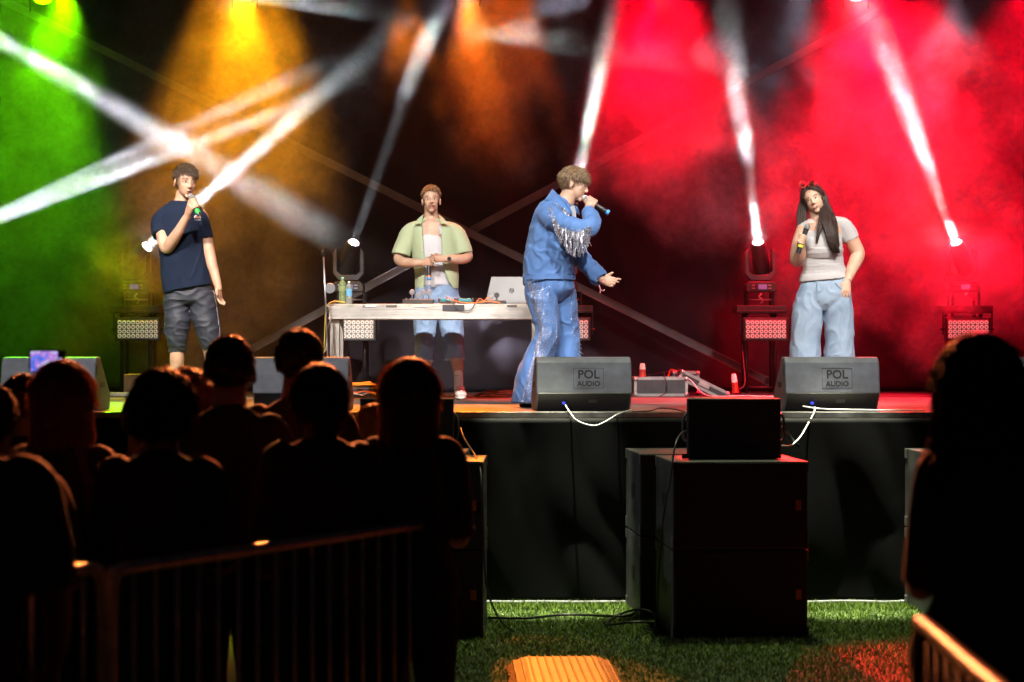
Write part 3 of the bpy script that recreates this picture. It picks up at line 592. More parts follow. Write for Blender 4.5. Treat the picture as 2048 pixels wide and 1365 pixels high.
# cables over the edge of the stage
cable([W(1131, 811, 13.72), W(1140, 825, 13.5), W(1155, 842, 13.42), W(1187, 852, 13.4), W(1212, 843, 13.42), W(1235, 829, 13.5), W(1256, 822, 13.62), W(1262, 821, 13.75)], .0055, WHITEC, 'white cable sagging over the stage edge below the centre monitor')
cable([W(1606, 813, 13.7), W(1640, 818, 13.64), W(1700, 820, 13.62), W(1850, 822, 13.62)], .0055, WHITEC, 'white cable along the stage edge below the right monitor')
cable([W(1630, 815, 13.66), W(1628, 826, 13.54), W(1615, 850, 13.46), W(1600, 875, 13.3), W(1582, 891, 13.1), W(1564, 892, 12.7)], .0055, WHITEC, 'white cable drooping from stage edge to right front speaker')
cable([W(1565, 855, 12.5), W(1575, 866, 12.9), W(1590, 885, 13.3), W(1598, 893, 13.4)], .009, RUBBER, 'thick black cable with a joint beside the right front speaker')
cable([W(1264, 824, 13.62), W(1300, 822, 13.7), W(1320, 817, 13.9), W(1350, 819, 13.8), W(1372, 825, 13.6)], .005, RUBBER, 'black cable lying on the red stage edge')
cable([W(1374, 862, 12.1), W(1362, 868, 12.0), W(1350, 893, 11.85), W(1340, 960, 11.8), W(1330, 1010, 11.78), W(1324, 1060, 11.8), W(1318, 1130, 11.95), W(1314, 1220, 12.0), W(1308, 1262, 11.95), Vector((.86, 12.1, .02)), Vector((.80, 12.2, .02))], .006, RUBBER, 'black cable hanging from the right front speaker to the grass')
cable([W(921, 856, 13.4), W(930, 880, 13.0), W(950, 912, 12.3), W(962, 950, 11.8), W(968, 1100, 11.75), W(975, 1180, 11.7), W(1000, 1240, 11.7), W(1030, 1264, 12.15), W(1060, 1270, 12.05)], .006, RUBBER, 'black cable curving down the left stack to the grass')
pts = [Vector((W(1265, 0, 12.3).x + .16 * math.cos(t * .55), 12.35 + .3 * math.sin(t * .55), .03 + .03 * math.sin(t * .9) + .02)) for t in range(11)] + [Vector((.9, 12.4, .03)), Vector((.96, 12.5, .09))]
cable(pts, .008, RUBBER, 'black cable looped on the grass beside the subwoofers')
cable([Vector((-.15, 12.6, .03)), Vector((.1, 12.55, .035)), Vector((.35, 12.75, .03)), Vector((.7, 12.6, .04)), Vector((.8, 12.9, .03))], .008, RUBBER, 'black cable lying across the grass before the skirt')
# cable ramp in the foreground
cr = thing('cable_ramp', 'ribbed cable ramp on the grass catching orange light', 'cable ramp', (*W(1132, 0, 10.35).to_2d(), 0), R(2))
m = MB(); m.prism([(-.30, 0), (-.25, .04), (-.19, .06), (.19, .06), (.25, .04), (.30, 0)], -.6, .5, axis='y'); m.build('body', mat('ramp_yellow', (.38, .17, .06), .45, var=.2), cr, bevel=.006)
for k in range(13):
    x = -.255 + k * .0425; zt = .061 if abs(x) < .19 else .061 - (abs(x) - .19) * .36
    m = MB(); m.box(x - .006, x + .006, -.59, .49, zt - .012, zt + .006); m.build('rib', mat('ramp_dark', (.06, .02, .008), .5), cr, bevel=.003)
# crowd barriers
def barrier(a, b, label, r=.019, H=1.1, gap=.10, mt=None, bm_=None):
    a, b = Vector(a), Vector(b); L_ = (b - a).length; ang = math.atan2(b.y - a.y, b.x - a.x); mt = mt or mat('barrier_steel', (.75, .72, .7), .35, .5, var=.2, vscale=20)
    o = thing('crowd_barrier', label, 'barrier', a, ang, 'crowd barriers')
    m = MB(); c = .07; m.tube([(0, 0, .02), (0, 0, .6), (0, 0, H - c * 1.3), (.02, 0, H - .02), (c, 0, H), (L_ / 2, 0, H), (L_ - c, 0, H), (L_ - .02, 0, H - .02), (L_, 0, H - c * 1.3), (L_, 0, .6), (L_, 0, .02)], r, 10, 4); m.build('frame', mt, o, smooth=True)
    m = MB(); m.cyl((0, 0, .22), (L_, 0, .22), r * .8, n=10); m.build('bottom_rail', mt, o, smooth=True)
    k = 1
    while k * gap < L_ - .04: m = MB(); m.cyl((k * gap, 0, .22), (k * gap, 0, H), .007, n=8); m.build('bar', bm_ or mt, o, smooth=True); k += 1
    for x in (.3, L_ - .3): m = MB(); m.tube([(x, -.28, .01), (x, -.1, .05), (x, 0, .2), (x, .1, .05), (x, .28, .01)], .014, 8, 2); m.build('foot', mt, o, smooth=True)
    return o
def onrail(px, py, H=1.1): Y = (CZ - H) * FP / (py - HZ); return Vector(((px - 1024) / FP * Y, Y, 0))
barrier(onrail(222, 1142), onrail(872, 1046), 'steel crowd barrier in front of the watchers at the left')
barrier(onrail(-420, 1215), onrail(206, 1134), 'steel crowd barrier whose end shows by the seated figure at far left')
barrier(onrail(1840, 1243), onrail(2110, 1475), 'steel barrier in the lower right corner with orange lit rail', r=.02, mt=mat('barrier_dull', (.13, .12, .11), .4, .3), gap=.13, bm_=BLK)  # bars coloured black to look unlit below the rail
# ---------------------------------------------------------------- people
SKIN = mat('skin_light', (.55, .30, .195), .5, col2=(.64, .37, .25), vscale=14, bump=.08, bscale=200, sheen=.0)
SKIN2 = mat('skin_tan', (.44, .27, .19), .5, col2=(.52, .33, .24), vscale=14, bump=.08, bscale=200)
SKIN3 = mat('skin_fair', (.58, .34, .235), .5, col2=(.65, .41, .29), vscale=14, bump=.08, bscale=200)
EYEW = mat('eye_white', (.7, .68, .66), .2); IRIS = mat('iris_dark', (.03, .035, .03), .15); LIP = mat('lip_skin', (.46, .20, .16), .5); BROWH = mat('brow_hair', (.07, .045, .03), .7)
MOUTHD = mat('mouth_dark', (.06, .015, .015), .5)
class Fig:
    def __init__(s, name, label, px, Y, floor=None, group=None):
        s.Y = Y; s.z0 = STAGE_Z if floor is None else floor; p = W(px, 0, Y)
        s.root = thing(name, label, 'person', (p.x, Y, s.z0), group=group); s.body = MB(); s.k = Y / FP
    def P(s, px, py, dy=0): return W(px, py, s.Y + dy)
    def st(s, L_, ):  # stations (px, py, dy, ra_px, rb_px) -> world
        return [(*s.P(a, b, c), ra * s.k, rb * s.k) for (a, b, c, ra, rb) in L_]
    def loft(s, mb, L_, ref=X_, n=18, sub=4, **kw): mb.loft(s.st(L_), ref, n, sub, **kw)
    def head(s, px, py, dy, k, yaw, pitch=0, roll=0, skin=None, eyes='open', mouth='closed', brow=BROWH, stache=False, jaw=1.0, eyebrow=True):
        T = Matrix.Translation(s.P(px, py, dy)) @ Matrix.Rotation(R(yaw), 4, 'Z') @ Matrix.Rotation(R(roll), 4, 'Y') @ Matrix.Rotation(R(pitch), 4, 'X') @ Matrix.Scale(k, 4)
        s.T = T; s.hk = k; b = s.body
        b.ball((0, .012, .035), (.073, .092, .086), 20, 14, M=T); b.ball((0, -.030, -.030), (.056 * jaw, .058, .074), 20, 14, M=T); b.ball((0, -.02, .02), (.066, .068, .07), 18, 12, M=T)
        b.ball((0, -.066, -.094), (.021 * jaw, .018, .018), 12, 8, M=T); b.ball((0, -.01, -.06), (.05 * jaw, .05, .04), 14, 10, M=T)
        b.loft([(*(T @ Vector(p)), r * k, r * k) for p, r in (((0, -.082, .016), .007), ((0, -.094, -.004), .0075), ((0, -.103, -.024), .0098), ((0, -.098, -.033), .0075))], X_, 10, 3)
        for q in (-1, 1):
            b.ball((q * .010, -.095, -.032), (.008, .009, .0065), 8, 6, M=T); b.ball((q * .026, -.072, .022), (.022, .013, .0065), 10, 8, M=T)
            b.ball((q * .036, -.052, -.020), (.020, .020, .020), 10, 8, M=T)
            E = T @ Matrix.Translation((q * .074, .012, -.006)) @ Matrix.Rotation(R(12), 4, 'X') @ Matrix.Rotation(R(q * 22), 4, 'Z'); b.ball((0, 0, 0), (.0075, .017, .030), 10, 8, M=E); b.ball((0, -.002, -.022), (.007, .010, .012), 8, 6, M=E)
        b.ball((0, -.082, -.058), (.021, .011, .0065), 12, 6, M=T); b.ball((0, -.080, -.072), (.018, .012, .007), 12, 6, M=T)
        r = s.root; off = lambda nm, m_, mt, sm=True: m_.build(nm, mt, r, smooth=sm, wl=True)
        for q in (-1, 1):
            m = MB(); m.ball((q * .030, -.0715, .003), (.0135, .0085, .0065 if eyes == 'open' else .004), 12, 8, M=T); e = off('eye', m, EYEW)
            m = MB(); m.ball((q * .030 + s.gaze * .005, -.0785, .0035), (.0058, .003, .0055), 10, 6, M=T); m.build('iris', IRIS, e, smooth=True, wl=True)
            m = MB(); m.tube([T @ Vector(p) for p in ((q * .044, -.066, .003), (q * .038, -.076, .0085), (q * .030, -.0795, .0105), (q * .020, -.0775, .0075), (q * .016, -.074, .003))], .0016 * k, 6, 3); m.build('eyelid', brow, e, smooth=True, wl=True)
            if eyebrow: m = MB(); m.tube([T @ Vector(p) for p in ((q * .050, -.065, .021), (q * .040, -.0785, .0285), (q * .028, -.0855, .0285), (q * .015, -.0875, .024))], .0026 * k, 6, 3, .0035 * k); off('eyebrow', m, brow)
        m = MB(); w_ = .024
        if mouth == 'open':
            m.ball((0, -.0885, -.064), (.017, .006, .0085), 12, 8, M=T); off('mouth', m, MOUTHD); m = MB()
            m.tube([T @ Vector((a_ * w_, -.088 - .006 * (1 - a_ * a_), -.0555 + (-.004 * abs(a_)))) for a_ in (-1, -.5, 0, .5, 1)], .0022 * k, 6, 3); m.tube([T @ Vector((a_ * w_ * .85, -.087 - .006 * (1 - a_ * a_), -.074 + .006 * a_ * a_)) for a_ in (-1, -.5, 0, .5, 1)], .0028 * k, 6, 3)
        else:
            m.tube([T @ Vector((a_ * w_, -.084 - .009 * (1 - a_ * a_), -.0605 - .002 * abs(a_))) for a_ in (-1, -.5, 0, .5, 1)], .0032 * k, 6, 3); m.tube([T @ Vector((a_ * w_ * .8, -.083 - .009 * (1 - a_ * a_), -.069 + .004 * a_ * a_)) for a_ in (-1, -.5, 0, .5, 1)], .0038 * k, 6, 3)
        off('lips', m, LIP)
        if stache:
            m = MB(); m.tube([T @ Vector((a_ * .030, -.083 - .013 * (1 - a_ * a_), -.049 - .007 * abs(a_))) for a_ in (-1, -.5, 0, .5, 1)], .0040 * k, 6, 3); off('moustache', m, brow)
            m = MB(); m.ball((0, -.076, -.098), (.012, .007, .009), 10, 6, M=T); off('beard', m, mat('stubble', (.16, .09, .06), .8))
    gaze = 0
    def hand(s, wrist, palm_dir, side, spread=.1, curl=0.3, scale=1.0, thumb=1, mb=None, up=None, curls=None, thumb_dir=None, tspread=None):
        """open or half closed hand: palm_dir along the fingers, side across the palm towards the thumb"""
        b = mb or s.body; w_ = Vector(wrist); d = Vector(palm_dir).normalized(); sd = Vector(side); sd = (sd - d * sd.dot(d)).normalized(); n = d.cross(sd).normalized() * thumb; c = scale
        b.loft([(*(w_ - d * .01), .026 * c, .019 * c), (*(w_ + d * .025 * c), .034 * c, .017 * c), (*(w_ + d * .06 * c), .040 * c, .015 * c), (*(w_ + d * .088 * c), .040 * c, .012 * c)], sd, 14, 3)
        for i, (o_, L_) in enumerate(((.030, .070), (.010, .078), (-.010, .072), (-.029, .056))):
            a = w_ + d * .082 * c + sd * o_ * c; cu = curls[i] if curls else curl; dd = (d + sd * spread * (1.5 - i) * .3).normalized(); pts = [a]; ang = 0
            for j, fr in enumerate((.45, .32, .23)):
                ang += cu * (1.0, 1.15, .8)[j]; pts.append(pts[-1] + (dd * math.cos(ang) + n * math.sin(ang)) * L_ * fr * c)
            b.loft([(*p, r_ * c, r_ * c) for p, r_ in zip(pts, (.0098, .0088, .0078, .0062))], sd, 8, 3)
        t0 = w_ + d * .025 * c + sd * .026 * c; td = Vector(thumb_dir).normalized() if thumb_dir else (d * .62 + sd * .7 + n * .25).normalized()
        b.loft([(*t0, .014 * c, .014 * c), (*(t0 + td * .03 * c), .0125 * c, .0125 * c), (*(t0 + td * .052 * c + n * .004), .0105 * c, .0105 * c), (*(t0 + td * .072 * c + n * .008), .0075 * c, .0075 * c)], sd, 8, 3)
    def grip(s, wrist, c, axis, out, scale=1.0):
        """fist closed round a rod at c (axis = rod direction, out = from the rod to the knuckles)"""
        b = s.body; a = Vector(axis).normalized(); o = Vector(out); o = (o - a * o.dot(a)).normalized(); sd = a.cross(o); c = Vector(c); q = scale; w_ = Vector(wrist)
        pc = c + o * .026 * q
        b.loft([(*w_, .024 * q, .02 * q), (*(w_.lerp(pc, .5)), .034 * q, .022 * q), (*pc, .038 * q, .017 * q)], a, 14, 3)
        for i in range(4):
            z = a * (.032 - .0205 * i) * q; R_ = .026 * q; pts = []
            for j in range(7): t = R(-20 + 42 * j); pts.append(c + z + o * R_ * math.cos(t) + sd * R_ * math.sin(t))
            b.loft([(*p, r_ * q, r_ * q) for p, r_ in zip(pts, (.0105, .0105, .0105, .010, .0095, .009, .0075))], a, 8, 2)
        pts = [w_.lerp(pc, .55) + a * .02 * q, c + a * .035 * q + o * .022 * q - sd * .012 * q, c + a * .045 * q - sd * .028 * q, c + a * .035 * q - sd * .032 * q - o * .018 * q]
        b.loft([(*p, r_ * q, r_ * q) for p, r_ in zip(pts, (.014, .013, .011, .009))], o, 8, 3)
    def finish(s, skin, voxel=.0042, smooth=2): return sculpt('body', s.body, skin, s.root, voxel, smooth)
    def cap_hair(s, name, mt, region, flow, n, length, r0, seed=1, lift=.25, shell=1.0, rad=(.0775, .0965, .0905), cen=(0, .012, .035), steps=5, grav=.0, parent=None, jitter=.25, base=True):
        """hair = a skull cap of clumps combed along flow(pos)"""
        rg = random.Random(seed); T = s.T; m = MB(); rad = Vector(rad) * shell; cen = Vector(cen); nu, nv = 44, 30
        if base:
            vs = []; fs = []
            for i in range(nv + 1):
                p = math.pi * i / nv
                for j in range(nu):
                    t = 2 * math.pi * j / nu; d = Vector((math.sin(p) * math.cos(t), math.sin(p) * math.sin(t), math.cos(p))); q = Vector([d[x] * rad[x] for x in range(3)]) + cen
                    vs.append(T @ (q + d * .003 * mnoise.noise(q * 60)))
            pos = [Vector([math.sin(math.pi * (i + .5) / nv) * math.cos(2 * math.pi * (j + .5) / nu) * rad[0], math.sin(math.pi * (i + .5) / nv) * math.sin(2 * math.pi * (j + .5) / nu) * rad[1], math.cos(math.pi * (i + .5) / nv) * rad[2]]) + cen for i in range(nv) for j in range(nu)]
            for i in range(nv):
                for j in range(nu):
                    if region(pos[i * nu + j]): k = (j + 1) % nu; fs.append((i * nu + j, (i + 1) * nu + j, (i + 1) * nu + k, i * nu + k))
            m.add(vs, fs)
        c = 0; tries = 0
        while c < n and tries < n * 20:
            tries += 1; d = Vector((rg.gauss(0, 1), rg.gauss(0, 1), rg.gauss(0, 1))).normalized(); p = Vector([d[x] * rad[x] for x in range(3)]) + cen
            if not region(p): continue
            c += 1; nn = Vector([d[x] / rad[x] for x in range(3)]).normalized(); L_ = (length(p) if callable(length) else length) * rg.uniform(.7, 1.2)
            f = Vector(flow(p)) + Vector((rg.gauss(0, jitter), rg.gauss(0, jitter), rg.gauss(0, jitter))); f = (f - nn * f.dot(nn) * .9).normalized(); q = p - nn * .002; pts = [q.copy()]; l_ = lift * rg.uniform(.4, 1.5)
            for j in range(steps):
                t = (j + 1) / steps; q = q + (f + nn * l_ * (1 - 1.6 * t) + Vector((0, 0, -grav * t))).normalized() * L_ / steps
                e = Vector([(q - cen)[x] / rad[x] for x in range(3)])
                if e.length < 1.03: q = cen + Vector([e[x] / e.length * 1.03 * rad[x] for x in range(3)])
                f = f + Vector((rg.gauss(0, .12), rg.gauss(0, .12), rg.gauss(0, .12))); pts.append(q.copy())
            m.tube([T @ v for v in pts], r0 * s.hk, 5, 1, r0 * .2 * s.hk)
        return m.build(name, mt, parent or s.root, smooth=True, wl=True)
def shortline(front=.078, side=.005, back=-.05):
    def f(p):
        y = p.y
        z = front if y < -.055 else (front + (side - front) * (y + .055) / .05 if y < -.005 else (side if y < .03 else side + (back - side) * min(1, (y - .03) / .04)))
        return p.z > z + .006 * mnoise.noise(p * 70)
    return f
def microphone(a, b, label, ring=None, k=1.0, headc=(.5, .5, .52), tail=None):
    """a: grille end, b: tail end (world)"""
    a, b = Vector(a), Vector(b); d = (b - a).normalized(); o = thing('microphone', label, 'microphone', a); L_ = (b - a).length
    m = MB(); m.ball((0, 0, 0), .026 * k, 16, 12); g_ = m.build('grille', mat('mic_grille', headc, .35, .6, bump=.9, bscale=500), o, smooth=True)
    m = MB(); m.torus((0, 0, 0), d, .026 * k, .003); m.build('band', STEEL, g_, smooth=True)
    m = MB(); m.tube([d * .015, d * .035, d * .06, d * (L_ * .6), d * (L_ - .004)], .021 * k, 16, 1, .0175 * k); m.build('handle', mat('mic_body', (.03, .03, .035), .35, .3), o, smooth=40)
    if ring: m = MB(); m.cyl(d * (L_ - ring[1]), d * (L_ - ring[2]), .0205 * k, n=18); m.build('colour_ring', mat('ring_' + ring[0], ring[3], .4), o, smooth=40)
    if tail: m = MB(); m.cyl(d * (L_ - .02), d * L_, .021 * k, n=18); m.build('tail_cap', mat('tail_' + tail[0], tail[1], .4), o, smooth=40)
    return o
def shoe(F, ankle, toe_dir, mt, sole, L_=.28, sc=1.0, lace=None, nm='shoe'):
    a = Vector(ankle); d = Vector(toe_dir); d.z = 0; d.normalize(); z0 = F.z0 + .004; c = Vector((a.x, a.y, 0)); sd = d.cross(Z_)
    m = MB(); m.loft([(*(c - d * .055 + Z_ * (z0 + .045)), .030, .030), (*(c - d * .03 + Z_ * (z0 + .055)), .038, .045), (*(c + d * .04 + Z_ * (z0 + .058)), .042, .048), (*(c + d * .11 + Z_ * (z0 + .042)), .048, .036), (*(c + d * .17 + Z_ * (z0 + .036)), .046, .030), (*(c + d * .205 + Z_ * (z0 + .03)), .030, .022)], sd, 14, 3)
    m.loft([(*(Vector((a.x, a.y, z0 + .04))), .045, .05), (*(Vector((a.x, a.y, z0 + .105))), .042, .046)], sd, 14, 2)
    o = sculpt(nm, m, mt, F.root, .006, 3)
    m = MB(); m.loft([(*(c - d * .07 + Z_ * (z0 + .012)), .030, .013), (*(c - d * .03 + Z_ * (z0 + .012)), .043, .014), (*(c + d * .11 + Z_ * (z0 + .012)), .050, .014), (*(c + d * .19 + Z_ * (z0 + .012)), .042, .013), (*(c + d * .215 + Z_ * (z0 + .012)), .02, .012)], sd, 14, 3); m.build('sole', sole, o, smooth=True, wl=True) if False else sculpt('sole', m, sole, F.root, .006, 2)
    if lace:
        m = MB()
        for i in range(4):
            p = c + d * (.035 + .022 * i) + Z_ * (z0 + .108 - .011 * i); m.tube([p - sd * .022, p + Z_ * .004, p + sd * .022], .0035, 5, 2)
        m.build('lace', lace, F.root, smooth=True, wl=True)
NAVY = mat('navy_cotton', (.007, .014, .036), .85, var=.12, bump=.25, bscale=350, spec=.25)
# ================= man in the navy T-shirt
F = Fig('person', 'young man in navy T-shirt and dark cropped trousers singing into a microphone at left', 372, 14.8); F.gaze = .5
SH = .85
F.head(371, 365, -.02, 1.05, 30, 6, 2, mouth='open', jaw=.94)
b = F.body
F.loft(b, [(367, 384, .01, 14, 15), (364, 400, .01, 14.5, 15), (361, 412, .01, 19, 16), (360, 424, .01, 34, 20)])
F.loft(b, [(362, 420, 0, 40, 22), (362, 450, 0, 38, 24), (366, 500, 0, 36, 22), (372, 560, 0, 37, 22), (374, 600, 0, 40, 24)])
# arm raised with the microphone
F.loft(b, [(336, 424, 0, 10, 12), (324, 434, -.02, 12, 13), (322, 455, -.04, 12.5, 13), (329, 488, -.10, 12.5, 12.5), (334, 497, -.12, 11.5, 11.5), (345, 482, -.17, 11.5, 12), (358, 462, -.22, 10, 10), (370, 440, -.255, 7.8, 7.8), (377, 430, -.27, 7.5, 7.5)], n=16)
mc0, mc1 = F.P(382.5, 394, -.30), F.P(398.5, 432, -.33); F.grip(F.P(373, 435, -.26), F.P(388.5, 409, -.31), mc0 - mc1, Vector((-.6, -.5, -.3)), .98)
# hanging arm
F.loft(b, [(396, 424, 0, 10, 12), (405, 434, .02, 11.5, 13), (409, 460, .02, 12, 12.5), (416, 492, .01, 12, 12), (423, 525, -.01, 11, 11.5), (430, 550, -.03, 9.5, 9.5), (436, 573, -.05, 7.8, 7.2), (437, 580, -.05, 7.6, 7)], n=16)
F.hand(F.P(436.5, 574, -.05), Vector((.12, -.05, -1)), Vector((-.35, -.9, 0)), curl=.32, scale=.98, thumb=-1)
for L_ in ([(356, 600, 0, 24, 22), (354, 650, 0, 20, 20), (354, 700, -.01, 14, 15), (354, 716, 0, 14.5, 16), (354, 735, .02, 13, 15), (353, 760, .02, 9.5, 10), (352, 790, .01, 8.5, 9)], [(400, 600, 0, 22, 22), (412, 650, 0, 19, 20), (420, 700, -.02, 14, 15), (424, 735, .0, 13, 15), (427, 765, .0, 9, 10), (428, 792, 0, 8.5, 9)]): F.loft(b, L_)
F.finish(SKIN)
m = MB(); F.loft(m, [(361, 403, .0, 19, 18), (361, 409, .0, 27, 21), (361, 416, 0, 38, 24), (362, 426, 0, 46, 28), (362, 447, 0, 47, 31), (363, 480, -.01, 44, 32), (366, 520, -.01, 44, 30), (371, 555, -.01, 47, 30), (375, 578, -.01, 49.5, 31)], n=28, hollow=True)
F.loft(m, [(343, 423, 0, 11, 18), (329, 430, 0, 15, 20), (321, 441, -.01, 17, 20), (319, 455, -.02, 17, 19), (322, 470, -.05, 16.5, 18)], n=18, hollow=True)
F.loft(m, [(386, 424, 0, 11, 18), (397, 431, .0, 14, 19), (404, 443, .01, 14.5, 19), (409, 458, .02, 14, 18), (413, 477, .02, 14, 17)], n=18, hollow=True)
fn = fold(.011, 6, 6, 3.2, 1.3, .8)
sh = sculpt('t_shirt', m, NAVY, F.root, .006, 9, lambda c, n: fn(c, n) * (1.0 if c[2] < 2.6 else .5))
m = MB(); c0 = F.P(365, 411, -.085); m.torus((0, 0, 0), Z_, .062, .006, 26, 6, M=Matrix.Translation(F.P(362, 406, -.005)) @ Matrix.Rotation(R(24), 4, 'X') @ Matrix.Rotation(R(-6), 4, 'Y') @ Matrix.Diagonal((1.05, 1.25, 1, 1))); m.build('collar', NAVY, F.root, smooth=True, wl=True)
# chest emblem
lo = F.P(395, 437, -.150); M = Matrix.Translation(lo) @ Matrix.Rotation(R(12), 4, 'Z') @ Matrix.Rotation(R(80), 4, 'X')
m = MB(); m.prism([(.020 * math.cos(R(t)), .019 * math.sin(R(t))) for t in range(0, 181, 12)], 0, .003, M=M, axis='z'); m.build('emblem', mat('emblem_orange', (.8, .16, .03), .6), sh, wl=True)
m = MB(); m.tube([M @ Vector((.023 * math.cos(R(t)), .023 * math.sin(R(t)), .002)) for t in range(0, 181, 15)], .0032, 6, 1); m.tube([M @ Vector((x_, .003, .004)) for x_ in (-.02, .0, .02)], .0025, 6, 1); m.build('emblem_arc', mat('emblem_white', (.8, .78, .76), .6), sh, smooth=True, wl=True)
t = text_mesh('chest_lettering', 'ellesse', .017, mat('emblem_white', (.8, .78, .76)), sh, Matrix.Translation(-world_loc(sh)) @ M @ Matrix.Translation((0, -.012, .006)), .003, .0004)
TRK = mat('track_nylon', (.024, .026, .038), .62, var=.15, bump=.1, bscale=120)
m = MB(); F.loft(m, [(376, 566, 0, 46, 27), (377, 585, 0, 49, 29), (378, 602, 0, 49, 29), (378, 613, 0, 34, 18)], n=26)
F.loft(m, [(354, 590, 0, 27, 27), (354, 620, 0, 26.5, 26), (354, 655, -.02, 26, 25), (354, 680, -.02, 22, 22), (355, 698, 0, 19, 20), (355, 707, 0, 17, 18)], n=22, hollow=True)
F.loft(m, [(401, 590, 0, 28, 27), (409, 625, 0, 27, 26), (417, 660, -.02, 25, 25), (421, 685, -.02, 21, 22), (424, 702, 0, 18, 20), (425, 712, 0, 17, 18)], n=22, hollow=True)
sculpt('cropped_trousers', m, TRK, F.root, .006, 7, fold(.011, 5, 5, 9, 7, 1.0))
for x0, x1 in ((331, 335), (427, 437)): m = MB(); m.tube([F.P(x0, 580, -.02), F.P(x0 - (1 if x0 < 400 else -7), 620, -.03), F.P(x1 - (0 if x0 < 400 else -2), 660, -.05), F.P(x1 + (2 if x0 < 400 else 2), 690, -.04)], .004, 6, 3); m.build('side_piping', mat('piping_grey', (.16, .16, .2), .5), F.root, smooth=True, wl=True)
SOCK = mat('sock_white', (.75, .72, .72), .85, bump=.3, bscale=200)
for x_ in (353, 428):
    m = MB(); F.loft(m, [(x_, 742, .015, 11.5, 13), (x_, 765, .015, 10.5, 12), (x_, 795, .01, 11, 13)], n=18); sculpt('sock', m, SOCK, F.root, .005, 2)
    m = MB(); m.torus((0, 0, 0), Z_, .043, .0035, 20, 6, M=Matrix.Translation(F.P(x_, 742.5, .015)) @ Matrix.Diagonal((1, 1.12, 1, 1))); m.build('sock_band', mat('band_red', (.6, .06, .05), .7), F.root, smooth=True, wl=True)
    shoe(F, F.P(x_, 795, .01), (.2 if x_ < 400 else .35, -1, 0), mat('shoe_white', (.7, .68, .66), .5), mat('sole_white', (.7, .7, .68), .5), lace=WHITE)
HB = mat('hair_brown', (.018, .011, .007), .5, col2=(.15, .09, .05), vscale=80, spec=.6)
sideH = mat('hair_fade', (.10, .075, .06), .8, var=.3, vscale=120, bump=.5, bscale=500)
F.cap_hair('side_hair', sideH, shortline(.076, .000, -.055), lambda p: (0, .3, -1), 120, .008, .0022, 5, shell=.985)
F.cap_hair('hair', HB, lambda p: shortline(.072, .042, .03)(p), lambda p: (p.x * 4 + .25, -1, -.15 if p.z > .09 else -.9), 1900, lambda p: .046 if p.y < 0 else .032, .0025, 3, lift=.34, shell=1.03, jitter=.3)
m = MB(); m.ball(F.T @ Vector((-.083, -.002, -.036)), .004, 8, 6); m.build('earring', INK, F.root, smooth=True, wl=True)
microphone(mc0, mc1, 'microphone with silver head and green ring held by the man in navy', ('green', .050, .022, (.03, .75, .05)), .95, (.62, .62, .62))
# ================= DJ in the pale green shirt
F = Fig('person', 'DJ with moustache in an open pale green shirt and denim shorts behind the table', 866, 16.95); F.gaze = .3
F.head(862.5, 401.5, -.02, 1.0, 2, -4, -2, stache=True, brow=mat('brow_brown', (.24, .13, .08), .7), jaw=.98)
b = F.body
F.loft(b, [(862, 412, .01, 13.5, 13), (862, 430, .01, 13.5, 13), (862, 440, .01, 18, 14), (862, 449, 0, 33, 18)])
F.loft(b, [(862, 446, 0, 38, 20), (864, 475, 0, 36, 24), (866, 520, 0, 31, 20), (868, 570, 0, 30, 19), (870, 600, 0, 33, 20)])
for S in ([(822, 455, 0, 12, 12), (812, 480, -.01, 11.5, 11.5), (801, 506, -.02, 10.5, 10.5), (797, 519, -.05, 9.8, 9.8), (808, 525, -.13, 10, 10), (828, 526, -.20, 8.5, 8.5), (847, 526, -.23, 6.8, 6.3)],
          [(906, 455, 0, 12, 12), (918, 480, -.01, 11.5, 11.5), (931, 502, -.02, 10.5, 10.5), (936, 514, -.05, 9.8, 9.8), (925, 519, -.13, 10, 10), (903, 518.5, -.20, 8, 8), (888, 518.5, -.23, 6.5, 6.2)]): F.loft(b, S, ref=Z_, n=16)
F.hand(F.P(846, 526, -.23), Vector((1, -.35, .15)), Vector((.2, -.2, 1)), curl=.5, scale=.92, thumb=1, curls=(.4, .45, .5, .6), thumb_dir=(.9, -.35, .35))
F.hand(F.P(887, 518.5, -.235), Vector((-1, -.28, .1)), Vector((0, -.25, 1)), curl=.45, scale=.92, thumb=-1, curls=(.35, .4, .45, .5), thumb_dir=(-.9, -.4, .3))
for L_ in ([(851, 600, 0, 22, 21), (850, 660, 0, 18, 18), (850, 705, -.01, 13, 13.5), (850, 722, .01, 13.5, 15), (853, 742, .02, 11, 13), (857, 768, .01, 7.5, 8.5), (858, 785, 0, 7.5, 8.5)],
           [(889, 600, 0, 22, 21), (902, 660, 0, 18, 18), (911, 705, -.01, 13, 13.5), (914, 722, .01, 13, 14.5), (916, 740, .02, 11, 13), (917, 765, .01, 8, 8.5), (918, 783, 0, 7.5, 8.5)]): F.loft(b, L_)
F.finish(SKIN2)
m = MB(); F.loft(m, [(862, 466, -.0, 24, 21), (863, 490, -.01, 33, 26), (866, 530, -.01, 34, 25), (868, 572, -.01, 34, 24)], n=26); sculpt('tank_top', m, mat('white_cotton', (.50, .50, .54), .85, bump=.2, bscale=300), F.root, .006, 3, fold(.007, 9, 6, 3, 4))
for q in (-1, 1): m = MB(); m.tube([F.P(862 + q * 20, 470, -.09), F.P(862 + q * 19, 458, -.085), F.P(862 + q * 19, 447, -.04)], .016, 8, 3); m.build('strap', mat('white_cotton', (1, 1, 1)), F.root, smooth=True, wl=True)
